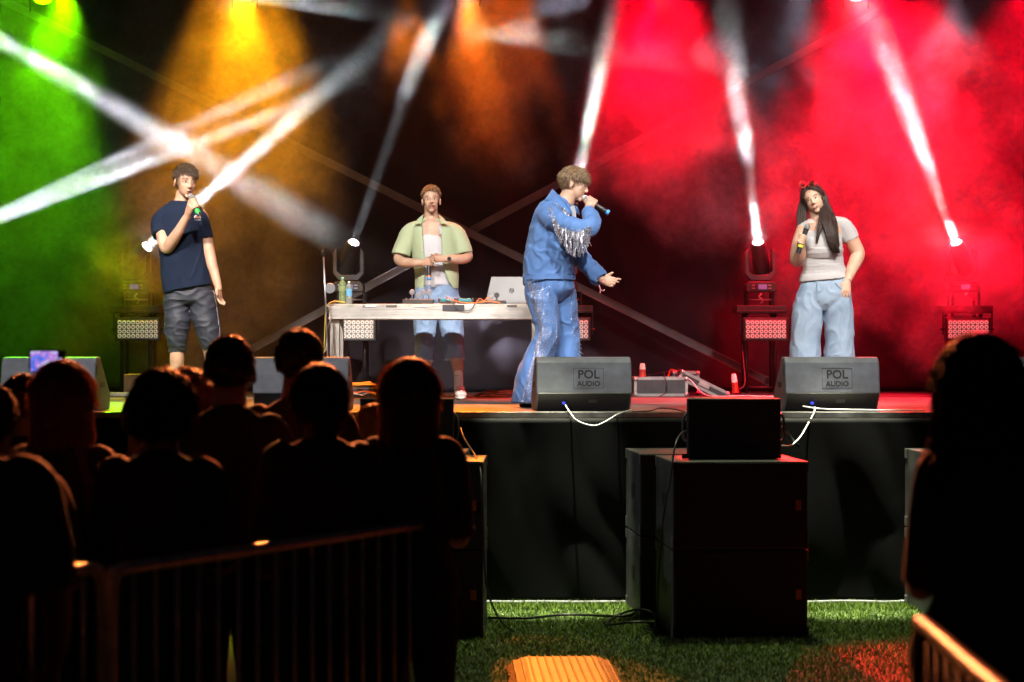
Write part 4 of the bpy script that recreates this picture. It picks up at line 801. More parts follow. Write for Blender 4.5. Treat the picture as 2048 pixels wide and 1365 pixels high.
# open shirt: a thick cloth sheet wrapped round the torso, open along the front
SHG = mat('green_shirt', (.33, .40, .25), .8, col2=(.38, .45, .29), vscale=5, bump=.3, bscale=220, sheen=.1)
def wrap(F, rows, mt, name, n=44, thick=.006, disp=None):
    """rows: (cx, py, dy, ra, rb, left_open_deg, right_open_deg); 270 deg faces the camera"""
    k = 6; rr = catmull([list(map(float, q)) for q in rows], k); vs = []; fs = []
    for (cx, py, dy, ra, rb, a0, a1) in rr:
        for j in range(n + 1):
            t = R(a0 + (a1 - a0) * j / n); c = F.P(cx, py, dy); x, y = ra * F.k * math.cos(t), rb * F.k * math.sin(t); v = Vector((c.x + x, c.y + y, c.z)); nn = Vector((math.cos(t), math.sin(t), 0))
            if disp: v += nn * disp(v, nn)
            vs.append(v)
    for i in range(len(rr) - 1):
        for j in range(n): q = i * (n + 1) + j; fs.append((q, q + 1, q + n + 2, q + n + 1))
    m = MB(); m.add(vs, fs); o = m.build(name, mt, F.root, smooth=True, wl=True); s_ = o.modifiers.new('t', 'SOLIDIFY'); s_.thickness = thick; s_.offset = 0; q_ = o.modifiers.new('sm', 'SMOOTH'); q_.factor = .5; q_.iterations = 2; return o
d_ = fold(.012, 7, 7, 1.6, 2.2, .4)
o = wrap(F, [(862, 437, .02, 15, 14, -62, 242), (863, 442, .01, 24, 17, -64, 246), (864, 449, 0, 44, 21, -66, 247), (865, 462, 0, 47, 29, -67, 247.5), (867, 490, 0, 46, 33, -68, 247), (870, 525, 0, 45, 32, -69, 245), (873, 550, 0, 44, 31, -64, 240), (873, 565, 0, 43.5, 30, -54, 238), (873, 578, 0, 43, 30, -38, 236)], SHG, 'shirt', disp=d_)
for nm, L_ in (('sleeve', [(843, 452, 0, 9, 15), (829, 457, 0, 14, 18), (818, 468, 0, 17.5, 19), (811, 484, -.01, 18.5, 19), (804, 503, -.02, 18.5, 19), (802, 511, -.025, 18.5, 19)]), ('sleeve', [(886, 452, 0, 9, 15), (900, 457, 0, 14, 18), (912, 468, 0, 17.5, 19), (919, 484, -.01, 18, 19), (925, 501, -.02, 18, 19), (927, 509, -.025, 18, 19)])):
    m = MB(); F.loft(m, L_, n=20, hollow=True); sculpt(nm, m, SHG, F.root, .006, 4, fold(.009, 7, 7, 4, 3))
for q in (-1, 1):
    m = MB(); P0 = [F.P(862 + q * 14, 429, -.02), F.P(862 + q * 17, 436, -.10), F.P(862 + q * 19, 448, -.135), F.P(862 + q * 33, 449, -.13), F.P(862 + q * 27, 439, -.085), F.P(862 + q * 17, 430, .03)]
    m.add(P0 + [p + Vector((0, .008, 0)) for p in P0], [(0, 1, 2, 3, 4, 5), (11, 10, 9, 8, 7, 6)] + [(i, (i + 1) % 6, 6 + (i + 1) % 6, 6 + i) for i in range(6)]); m.build('collar', SHG, F.root, wl=True, bevel=.003)
m = MB(); [m.ball(F.P(846, y_, -.152), .005, 8, 6) for y_ in (475, 500, 528, 552)]; m.build('buttons', mat('button_pale', (.55, .6, .45), .4), F.root, smooth=True, wl=True)
DEN = mat('denim_light', (.17, .27, .44), .85, col2=(.25, .36, .54), vscale=9, bump=.35, bscale=260); DEN2 = mat('denim_pale', (.22, .31, .43), .85, col2=(.32, .42, .54), vscale=6, bump=.35, bscale=260); DENB = mat('denim_blue', (.055, .14, .36), .8, col2=(.085, .19, .45), vscale=5, bump=.35, bscale=240, sheen=.1)
m = MB(); F.loft(m, [(872, 572, 0, 41, 26), (873, 590, 0, 44, 29), (874, 604, 0, 45, 28), (875, 616, 0, 30, 16)], n=26); F.loft(m, [(852, 600, 0, 25, 26), (850, 640, 0, 24, 25), (849, 685, -.01, 20, 22), (849, 721, -.01, 18, 20)], n=22, hollow=True); F.loft(m, [(895, 600, 0, 26, 26), (902, 640, 0, 25, 25), (907, 685, -.01, 21, 22), (909, 717, -.01, 19.5, 20)], n=22, hollow=True)
sculpt('denim_shorts', m, DEN, F.root, .006, 7, fold(.010, 7, 6, 5, 5, .9))
m = MB(); rg = random.Random(4)
for (cx, cy_, ra, rb) in ((849, 722, 17, 19), (909, 718, 18.5, 19)):
    for k_ in range(70):
        t = rg.uniform(0, 6.28); p = F.P(cx, cy_, -.01) + Vector((ra * F.k * math.cos(t), rb * F.k * math.sin(t), 0)); m.tube([p + Z_ * .006, p + Vector((rg.uniform(-.006, .006), rg.uniform(-.006, .006), -rg.uniform(.006, .018)))], .0014, 4, 1)
m.build('frayed_hem', mat('fray_white', (.55, .6, .66), .9), F.root, wl=True)
m = MB(); m.torus((0, 0, 0), Z_, 1, .03, 30, 6, M=Matrix.Translation(F.P(872, 572, 0)) @ Matrix.Diagonal((.172, .112, .5, 1))); m.build('belt', INK, F.root, smooth=True, wl=True)
m = MB(); c = F.P(866, 572, -.118); m.box(c.x - .018, c.x + .018, c.y - .008, c.y, c.z - .014, c.z + .014); m.build('belt_buckle', STEEL, F.root, wl=True, bevel=.002)
for (x_, y_) in ((857, 742), (917, 741)):
    m = MB(); F.loft(m, [(x_ - 1, y_, .015, 10, 12), (x_, y_ + 15, .012, 9.2, 10.5), (x_ + .5, y_ + 40, .01, 9.5, 11)], n=18); so = sculpt('sock', m, SOCK, F.root, .005, 2)
    m = MB(); q = F.P(x_ - 3, y_ + 11, -.045); m.tube([q + Vector((-.012, .002, .004)), q + Vector((-.006, -.001, -.004)), q + Vector((.014, .0, .007))], .0028, 5, 3, .001); m.build('sock_mark', INK, so, smooth=True, wl=True)
PINKW = mat('sneaker_white', (.72, .62, .58), .5, var=.08)
shoe(F, F.P(858, 780, 0), (-.15, -1, 0), PINKW, mat('sneaker_sole', (.7, .68, .66), .5), lace=WHITE); shoe(F, F.P(919, 780, 0), (.12, -1, 0), PINKW, mat('sneaker_sole', (.7, .68, .66), .5), lace=WHITE)
m = MB(); M = Matrix.Translation(F.P(898, 518.5, -.21)) @ Matrix.Rotation(R(90), 4, 'Y'); m.torus((0, 0, 0), Z_, .034, .006, 24, 6, M=M); m.build('watch_strap', INK, F.root, smooth=True, wl=True)
m = MB(); c = F.P(898, 518, -.25); m.disc(c + Vector((0, .004, 0)), (.2, -1, .15), .017, .009, 20); m.build('watch', mat('watch_face', (.03, .035, .04), .15, .3), F.root, smooth=40, wl=True)
m = MB(); m.tube([F.P(852, 441, -.06), F.P(856, 452, -.1), F.P(862, 457, -.11), F.P(868, 452, -.1), F.P(872, 441, -.06)], .0012, 5, 4); m.build('necklace', mat('gold', (.7, .5, .25), .3, .9), F.root, smooth=True, wl=True)
HG = mat('hair_ginger', (.06, .03, .015), .5, col2=(.32, .17, .07), vscale=80, spec=.6)
F.cap_hair('side_hair', mat('hair_fade_ginger', (.17, .10, .06), .8, var=.3, vscale=120), shortline(.074, .0, -.05), lambda p: (0, .3, -1), 120, .008, .0022, 15, shell=.985)
F.cap_hair('hair', HG, shortline(.070, .038, .02), lambda p: (p.x * 9 + .3 * math.sin(p.x * 90), -.6, .5), 1700, .026, .0025, 13, lift=.7, shell=1.03, jitter=.55)
microphone(F.P(857.5, 518, -.225), F.P(857.5, 560, -.255), 'black microphone pointing down from the hands of the DJ', ('orange', .034, .018, (.75, .18, .05)), .9, tail=('blue', (.05, .25, .6)))
# ================= man in denim
F = Fig('person', 'man in sequined blue denim suit with silver fringe singing in profile at centre', 1105, 14.7); F.gaze = 0
F.head(1148.5, 370, .0, 1.0, 84, 14, 4, jaw=1.0, brow=mat('brow_fair', (.20, .13, .07), .7))
b = F.body
F.loft(b, [(1141, 384, .0, 16, 15), (1133, 400, .0, 17, 16), (1124, 415, .0, 24, 20), (1115, 432, 0, 34, 24)])
F.loft(b, [(1113, 425, 0, 32, 36), (1106, 470, 0, 34, 34), (1100, 530, 0, 34, 30), (1099, 575, 0, 34, 26)])
F.grip(F.P(1176, 424, -.12), F.P(1183, 404, -.10), W(1160, 392, 14.62) - W(1216, 427, 14.62), Vector((-.25, -.9, -.5)), 1.0)
F.loft(b, [(1184, 450, -.2, 11, 11), (1180, 436, -.16, 10, 10), (1176, 424, -.12, 8, 8)])
F.loft(b, [(1186, 547, .10, 9, 9), (1195, 555, .08, 8.5, 8.5), (1204, 560, .06, 7.5, 7.5)])
F.hand(F.P(1202, 560, .06), Vector((1, -.25, -.22)), Vector((.35, -.1, 1)), curl=.2, scale=1.0, thumb=1, thumb_dir=(1, -.1, .55), curls=(.12, .35, .6, .8))
for L_ in ([(1082, 590, -.05, 20, 20), (1093, 660, -.12, 15, 16), (1078, 730, -.08, 13, 14), (1060, 790, -.07, 10, 10)], [(1118, 590, .08, 20, 20), (1133, 660, .12, 15, 16), (1134, 730, .12, 13, 14), (1138, 795, .12, 10, 10)]): F.loft(b, L_)
F.finish(SKIN2)
m = MB(); F.loft(m, [(1130, 402, .0, 20, 17), (1120, 412, .0, 31, 24), (1112, 425, 0, 38, 34), (1107, 450, 0, 43, 44), (1102, 490, 0, 47, 45), (1099, 530, 0, 52, 44), (1098, 552, 0, 53, 42), (1099, 560, 0, 53.5, 42)], n=30, hollow=True)
F.loft(m, [(1096, 424, -.08, 24, 24), (1104, 436, -.15, 23, 23), (1125, 448, -.21, 21, 20), (1150, 456, -.25, 19, 18), (1173, 458, -.26, 18, 17), (1184, 450, -.24, 17.5, 17), (1182, 436, -.19, 15, 15), (1178, 424, -.14, 13.5, 13)], ref=Y_, n=20, hollow=True)
F.loft(m, [(1125, 440, .12, 22, 22), (1145, 480, .17, 20, 20), (1160, 512, .16, 18.5, 19), (1178, 534, .12, 17.5, 18), (1194, 550, .09, 16.5, 17), (1203, 559, .07, 16, 16)], ref=Y_, n=20, hollow=True)
fn3 = fold(.013, 6, 6, 5.0, 9, 1.1)
ja = sculpt('jacket', m, DENB, F.root, .006, 6, fn3)
m = MB(); F.loft(m, [(1099, 551, 0, 52.5, 42), (1099, 560, 0, 52.5, 42)], n=40, sub=2); m.build('waistband', DENB, F.root, smooth=40, wl=True)
def slab(F, poly, dy, th, mt, name, parent=None, bev=.003):
    n = len(poly); f_ = [F.P(x, y, d if d is not None else dy) for (x, y, *r) in poly for d in [r[0] if r else None]]; bk = [p + Vector((0, th, 0)) for p in f_]
    m = MB(); m.add(f_ + bk, [tuple(range(n)), tuple(range(2 * n - 1, n - 1, -1))] + [(i, (i + 1) % n, n + (i + 1) % n, n + i) for i in range(n)]); return m.build(name, mt, parent or F.root, wl=True, bevel=bev)
slab(F, [(1105, 378, .02), (1116, 389, -.08), (1127, 400, -.12), (1140, 414, -.135), (1146, 428, -.14), (1133, 424, -.155), (1119, 411, -.15), (1100, 402, -.13), (1090, 399, -.05)], 0, .012, DENB, 'collar')
slab(F, [(1144, 404, .05), (1152, 410, .03), (1158, 420, .04), (1160, 432, .05), (1150, 424, .03)], 0, .012, DENB, 'collar')
slab(F, [(1141, 414, -.10), (1149, 411, -.05), (1152, 425, -.05), (1153, 446, -.10), (1146, 446, -.13)], 0, .02, mat('undershirt', (.40, .45, .50), .8), 'undershirt')
SEQ = mat('sequin_silver', (.5, .5, .56), .36, .8, var=.5, vscale=300)
def sequins(F, name, spots, size=.0032, seed=2, parent=None):
    rg = random.Random(seed); m = MB()
    for (px, py, dy) in spots:
        c = F.P(px, py, dy); a = Vector((rg.gauss(0, .5), -1 + rg.gauss(0, .3), rg.gauss(0, .5) + .25)).normalized(); u = a.orthogonal().normalized(); v = a.cross(u); s_ = size * rg.uniform(.6, 1.3)
        m.add([c + u * s_, c + v * s_, c - u * s_, c - v * s_], [(0, 1, 2, 3)])
    return m.build(name, SEQ, parent or F.root, wl=True)
rg = random.Random(9); sp = []
for i in range(420):   # shoulder panel to the upper sleeve
    t = rg.random(); x = 1101 + 14 * t + rg.gauss(0, 3.2); y = 416 + 46 * t + rg.gauss(0, 2.5); sp.append((x, y, -.215 - .10 * t))
for i in range(380): t = rg.random(); sp.append((1112 + 68 * t + rg.gauss(0, 2), 452 + 16 * math.sin(t * 2.6) - 4 * t + rg.gauss(0, 3), -.325 - .02 * t))
for i in range(170): t = rg.random(); sp.append((1108 + 32 * t + rg.gauss(0, 2), 408 + 24 * t + rg.gauss(0, 2.5), -.165))
for i in range(90): t = rg.random(); sp.append((1178 + 8 * t + rg.gauss(0, 1.5), 464 - 22 * t + rg.gauss(0, 1.5), -.31))
sequins(F, 'sequin_trim', sp, parent=ja)
FR = mat('fringe_silver', (.55, .56, .66), .3, .75, var=.5, vscale=90)
for i in range(44):
    t = i / 43; x = 1110 + 70 * t; y = 446 + 20 * math.sin(t * 2.6) - 2 * t if t > .08 else 442 + 60 * t; L_ = (16 + 20 * min(1, t * 2.2)) * rg.uniform(.8, 1.15) + (10 if t < .9 else 0)
    m = MB(); p = [F.P(x + rg.gauss(0, .5) + j * rg.gauss(0, .7), y + L_ * j / 4, -.335 + .012 * math.sin(j + i)) for j in range(5)]; m.tube(p, .0048, 5, 1, .0036); m.build('fringe_strand', FR, ja, smooth=False, wl=True)
m = MB(); F.loft(m, [(1099, 548, 0, 47, 36), (1100, 575, 0, 50, 38), (1102, 590, 0, 47, 33), (1106, 606, 0, 26, 16)], n=26)
F.loft(m, [(1080, 585, -.07, 30, 28), (1090, 630, -.10, 28, 27), (1094, 665, -.12, 25, 25), (1083, 700, -.10, 26, 26), (1068, 740, -.08, 29, 30), (1060, 775, -.07, 32, 33), (1058, 806, -.07, 34, 35)], n=24, hollow=True)
F.loft(m, [(1120, 585, .08, 33, 28), (1130, 630, .10, 28, 27), (1134, 665, .12, 25, 25), (1134, 700, .12, 26, 27), (1136, 745, .12, 30, 31), (1140, 785, .12, 33, 34), (1141, 808, .12, 34, 35)], n=24, hollow=True)
tr_ = sculpt('flared_trousers', m, DENB, F.root, .006, 7, fold(.012, 7, 7, 3.0, 15, 1.0))
sp = []; sj = []
import itertools
me_ = tr_.data; wl_ = world_loc(tr_); cand = [(v.co + wl_, v.normal.copy()) for v in me_.vertices if v.normal.y < -.15]
m = MB(); m2 = MB()
for (c, n_) in cand:
    px = 1024 + c.x / c.y * FP; py = HZ - (c.z - CZ) / c.y * FP
    edge = 1049 + (py - 560) * .27 if py < 660 else (1076 - (py - 660) * .26); edge += 4
    near = c.y < F.Y - .03
    dens = 0
    if near and abs(px - edge - 4) < 4.0: dens = 1.0
    elif near and px > edge: dens = max(0, (1 - (px - edge) / 50)) ** 1.3 * .75 * (1 if py > 570 else .4) + .01
    elif not near and abs(px - (1146 + (py - 600) * .05)) < 7: dens = .22 if py < 640 else .07
    if rng.random() < dens:
        a = (n_ + Vector((rng.gauss(0, .35), rng.gauss(0, .35), rng.gauss(0, .35)))).normalized(); u = a.orthogonal().normalized(); v = a.cross(u); s_ = .0029 * rng.uniform(.6, 1.3); q = c + n_ * .003
        m.add([q + u * s_, q + v * s_, q - u * s_, q - v * s_], [(0, 1, 2, 3)])
m.build('sequins', SEQ, tr_, wl=True)
for (x_, y_) in ((1059, 795), (1138, 795)): shoe(F, F.P(x_, y_, -.06 if x_ < 1100 else .12), (1, -.3, 0), mat('boot_dark', (.05, .05, .06), .4), INK)
m = MB(); rg = random.Random(12)
for k_ in range(9): p = F.P(1157 + rg.gauss(0, 1.5), 640 + k_ * 9, .06); m.tube([p, p + Vector((.012, -.004, -.008)), p + Vector((.02 + rg.random() * .01, 0, -.02))], .002, 4, 2)
m.build('side_fringe', FR, tr_, wl=True)
m = MB(); m.box(*[v for pr in zip(F.P(1203, 568, .03), F.P(1209, 562, .035)) for v in sorted(pr)]); m.tube([F.P(1198, 571, .04), F.P(1201, 580, .03), F.P(1200, 587, .03)], .005, 6, 3); m.tube([F.P(1201, 580, .03), F.P(1207, 582, .02), F.P(1209, 579, .02)], .004, 6, 3); m.build('wrist_band', mat('band_pink', (.6, .25, .25), .6), F.root, smooth=True, wl=True)
HD = mat('hair_dark_blond', (.035, .02, .01), .45, col2=(.34, .22, .115), vscale=75, spec=.7)
F.cap_hair('hair', HD, shortline(.066, .030, -.078), lambda p: (p.x * 2, (-1.0 if p.y < .03 else .2), (.05 if p.z > .09 else -.5) if p.y < .0 else -1.0), 2600, lambda p: .060 if p.z > .05 else .036, .0027, 23, lift=.5, shell=1.08, jitter=.22, grav=.3, steps=6)
m = MB(); m.torus(F.T @ Vector((-.084, .004, -.040)), (1, .2, 0), .006, .0018, 12, 5); m.build('earring', STEEL, F.root, smooth=True, wl=True)
a_, b_ = F.P(1170, 397, -.09), F.P(1218, 426.5, -.12)
microphone(a_, b_, 'silver and black microphone with blue end held by the man in denim', None, .95, tail=('light_blue', (.05, .35, .85)))
# ================= woman in the grey top
F = Fig('person', 'woman with long dark hair in tight grey top and wide jeans holding a microphone', 1645, 15.0); F.gaze = -.3
F.head(1627.5, 400, -.02, .93, -18, 4, -22, mouth='closed', jaw=1.14, brow=mat('brow_dark', (.05, .03, .025), .7), skin=SKIN3)
b = F.body
F.loft(b, [(1628, 412, 0, 14, 14), (1632, 428, 0, 14, 14), (1638, 440, .0, 20, 15), (1643, 450, 0, 36, 18)])
F.loft(b, [(1645, 446, 0, 42, 22), (1645, 475, 0, 38, 26), (1645, 530, 0, 38, 24), (1646, 570, 0, 44, 28)])
F.loft(b, [(1608, 455, -.02, 14, 14), (1598, 485, -.03, 14, 14), (1592, 512, -.05, 13, 13), (1594, 524, -.09, 12, 12), (1600, 512, -.16, 12, 12), (1602, 498, -.21, 9, 9), (1602, 488, -.24, 7.5, 7.5)], n=16)
F.grip(F.P(1602, 491, -.24), F.P(1603, 479, -.27), W(1614, 454, 14.72) - W(1596, 508, 14.72), Vector((-.8, -.5, 0)), .92)
F.loft(b, [(1688, 452, .02, 17, 17), (1698, 472, .03, 16, 16), (1709, 492, .05, 15, 15), (1716, 508, .05, 14, 14), (1710, 525, .02, 13.5, 13.5), (1701, 545, -.04, 10.5, 10.5), (1695, 562, -.08, 8, 7.5)], n=16)
F.hand(F.P(1694, 562, -.085), Vector((-.12, -.25, -1)), Vector((-1, -.3, 0)), curl=.28, scale=.95, thumb=1, spread=.5)
for L_ in ([(1622, 600, 0, 28, 26), (1615, 660, 0, 22, 22), (1611, 730, 0, 15, 15), (1610, 800, 0, 10, 10)], [(1670, 600, 0, 28, 26), (1675, 660, 0, 22, 22), (1679, 730, 0, 15, 15), (1681, 800, 0, 10, 10)]): F.loft(b, L_)
F.finish(SKIN3)
GT = mat('grey_top', (.46, .45, .455), .8, var=.05, bump=.2, bscale=320)
m = MB(); F.loft(m, [(1646, 458, .02, 36, 15), (1646, 468, .0, 38, 22), (1645, 482, -.02, 40, 31), (1645, 497, -.03, 41, 33), (1645, 512, -.01, 41, 29), (1646, 530, -.01, 42, 27), (1647, 545, 0, 46, 30), (1647.5, 555, 0, 50, 34), (1648, 561, 0, 51.5, 35)], n=28)
for q, cx in ((-1, 1626), (1, 1662)): m.ball(F.P(cx, 489, -.085), (.066, .058, .062), 16, 12)
F.loft(m, [(1660, 444, -.0, 8, 13), (1672, 446, .0, 13, 16), (1685, 453, .015, 17.5, 19), (1694, 465, .03, 18.5, 20), (1702, 480, .035, 17, 18)], n=20, hollow=True); F.loft(m, [(1632, 447, .0, 8, 13), (1621, 450, .0, 13, 16), (1611, 459, .0, 17, 18), (1604, 474, -.02, 16, 17)], n=18, hollow=True)
fw = fold(.005, 3, 3, 22, 3, .6); fv = fold(.006, 8, 8, 4, 6)
sculpt('grey_top', m, GT, F.root, .0055, 4, lambda c, n: (fw(c, n) if 2.30 < c[2] < 2.47 else fv(c, n)))
m = MB(); F.loft(m, [(1649, 556, 0, 44, 28), (1650, 568, 0, 49.5, 33), (1649, 588, 0, 55, 35), (1648, 604, 0, 52, 32), (1648, 620, 0, 34, 18)], n=28)
F.loft(m, [(1622, 586, 0, 26, 28), (1617, 610, 0, 29, 31), (1614, 640, 0, 30, 30), (1611, 680, 0, 29, 29), (1609, 730, 0, 30, 30), (1608, 803, 0, 33, 33)], n=24, hollow=True); F.loft(m, [(1674, 586, 0, 26, 28), (1675, 610, 0, 30, 31), (1677, 640, 0, 29, 30), (1679, 680, 0, 28, 29), (1681, 730, 0, 30, 30), (1683, 803, 0, 33, 33)], n=24, hollow=True)
je = sculpt('jeans', m, DEN2, F.root, .006, 8, fold(.011, 7, 6, 4.5, 2, .9))
SEAM = mat('seam_blue', (.13, .2, .3), .9)
m = MB(); m.tube([F.P(1634, 560, -.125), F.P(1634, 585, -.14), F.P(1637, 607, -.135)], .0018, 5, 3); m.build('fly_seam', SEAM, je, smooth=True, wl=True)
for q in ([(1606, 566, -.07), (1603, 576, -.09), (1592, 588, -.09)], [(1670, 566, -.12), (1680, 577, -.115), (1693, 584, -.085)]): m = MB(); m.tube([F.P(*p) for p in q], .0018, 5, 4); m.build('pocket_seam', SEAM, je, smooth=True, wl=True)
for x_ in (1610, 1682): shoe(F, F.P(x_, 798, 0), (-.1, -1, 0), mat('shoe_white', (1, 1, 1)), WHITE)
HDK = mat('hair_dark', (.022, .013, .010), .5, col2=(.06, .035, .028), vscale=50, spec=.4)
F.cap_hair('hair', HDK, lambda p: p.z > (.094 - abs(p.x) * .5 if p.y < -.03 else (.02 if p.y < .0 else -.05)), lambda p: (math.copysign(1, p.x + .012) * 1.0, .25, -.9), 1000, .065, .0032, 33, lift=.03, shell=1.05, jitter=.05, grav=.6, steps=6)
def curtain(F, guides, n, mt, name, r=.0031, seed=3, rootw=6, tipw=9, dz=.03, parent=None, steps=12):
    """long hair: n strands following a guide (px, py, dy, halfwidth_px)"""
    rg = random.Random(seed); m = MB(); G = catmull([list(map(float, g_)) for g_ in guides], 4)
    for i in range(int(n * 1.9)):
        u = rg.uniform(-1, 1); v = rg.uniform(-1, 1); ph = rg.uniform(0, 6); e = rg.uniform(.82, 1.0); K = max(4, int(len(G) * e)); pts = []
        for j in range(K): x, y, d, w_ = G[j]; pts.append(F.P(x + u * w_ + .9 * math.sin(j * .5 + ph), y, d + v * dz + .004 * math.sin(j * .6 + ph)))
        m.loft([(*p, (r * (1 if j < K - 4 else (K - j) / 4.2)), (r * (1 if j < K - 4 else (K - j) / 4.2))) for j, p in enumerate(pts)], X_, 5, 1)
    return m.build(name, mt, parent or F.root, smooth=True, wl=True)
curtain(F, [(1633, 379, .0, 6), (1647, 392, .0, 5), (1652, 415, -.02, 6), (1653, 440, -.12, 8), (1660, 465, -.16, 9), (1667, 490, -.17, 8.5), (1674, 510, -.15, 7)], 260, HDK, 'long_hair', seed=3)
curtain(F, [(1645, 395, .03, 5), (1655, 420, .02, 8), (1664, 440, -.03, 9), (1668, 465, -.13, 8), (1672, 500, -.15, 7)], 170, HDK, 'long_hair', seed=4)
curtain(F, [(1642, 400, -.04, 2), (1643, 425, -.09, 3), (1640, 450, -.14, 4), (1636, 470, -.155, 3), (1633, 492, -.16, 1.5)], 16, HDK, 'loose_strand', r=.0026, seed=5, dz=.01)
curtain(F, [(1612, 382, .03, 5), (1606, 400, .03, 5), (1604, 425, .02, 9), (1605, 450, .0, 11), (1602, 478, -.02, 8)], 190, HDK, 'long_hair', seed=6)
m = MB(); q = F.P(1634, 455, -.105); m.box(q.x - .002, q.x + .002, q.y - .002, q.y, q.z - .010, q.z + .008); m.box(q.x - .006, q.x + .006, q.y - .002, q.y, q.z + .001, q.z + .004); m.tube([F.P(1623, 441, -.075), q + Z_ * .008, F.P(1644, 443, -.075)], .0009, 4, 3); m.build('necklace', STEEL, F.root, wl=True)
for i, (x_, y_) in enumerate(((1683.5, 594), (1688, 597), (1693, 597), (1697, 591))): pass
sg = thing('sunglasses', 'red sunglasses pushed up on the hair of the woman', 'sunglasses', F.T @ Vector((0.004, -.055, .130)))
gl = mat('red_frame', (.6, .03, .03), .25, coat=.5); Q3 = F.T.to_3x3().normalized(); Mg = Q3.to_4x4() @ Matrix.Rotation(R(-30), 4, 'X')
for q in (-1, 1):
    m = MB(); m.torus((q * .034, 0, 0), Y_, .024, .0042, 20, 6, M=Mg @ Matrix.Diagonal((1, 1, .6, 1))); fr = m.build('lens_frame', gl, sg, smooth=True)
    m = MB(); m.ball((q * .034, 0, 0), (.022, .002, .016), 14, 8, M=Mg); m.build('lens', mat('dark_lens', (.08, .01, .01), .1), fr, smooth=True)
    m = MB(); m.tube([Mg @ Vector((q * .058, 0, .008)), Mg @ Vector((q * .076, .045, .006)), Mg @ Vector((q * .078, .10, -.004))], .003, 6, 3); m.build('temple_arm', gl, sg, smooth=True)
m = MB(); m.cyl(Mg @ Vector((-.011, 0, .004)), Mg @ Vector((.011, 0, .004)), .003, n=8); m.build('bridge', gl, sg, smooth=True)
microphone(F.P(1614, 454, -.27), F.P(1596, 508, -.28), 'black microphone with grey head and yellow ring held by the woman', ('yellow', .070, .050, (.7, .75, .05)), 1.0, (.33, .36, .42))
def translucent(m, col):
    nt = m.node_tree
    if 'Translucent BSDF' in nt.nodes: return
    out = nt.nodes['Material Output']; b = nt.nodes['Principled BSDF']; t = nt.nodes.new('ShaderNodeBsdfTranslucent'); t.inputs[0].default_value = (*[min(.8, c * 2.6 + .04) for c in col], 1)
    x = nt.nodes.new('ShaderNodeMixShader'); x.inputs[0].default_value = .45; nt.links.new(b.outputs[0], x.inputs[1]); nt.links.new(t.outputs[0], x.inputs[2]); nt.links.new(x.outputs[0], out.inputs[0])
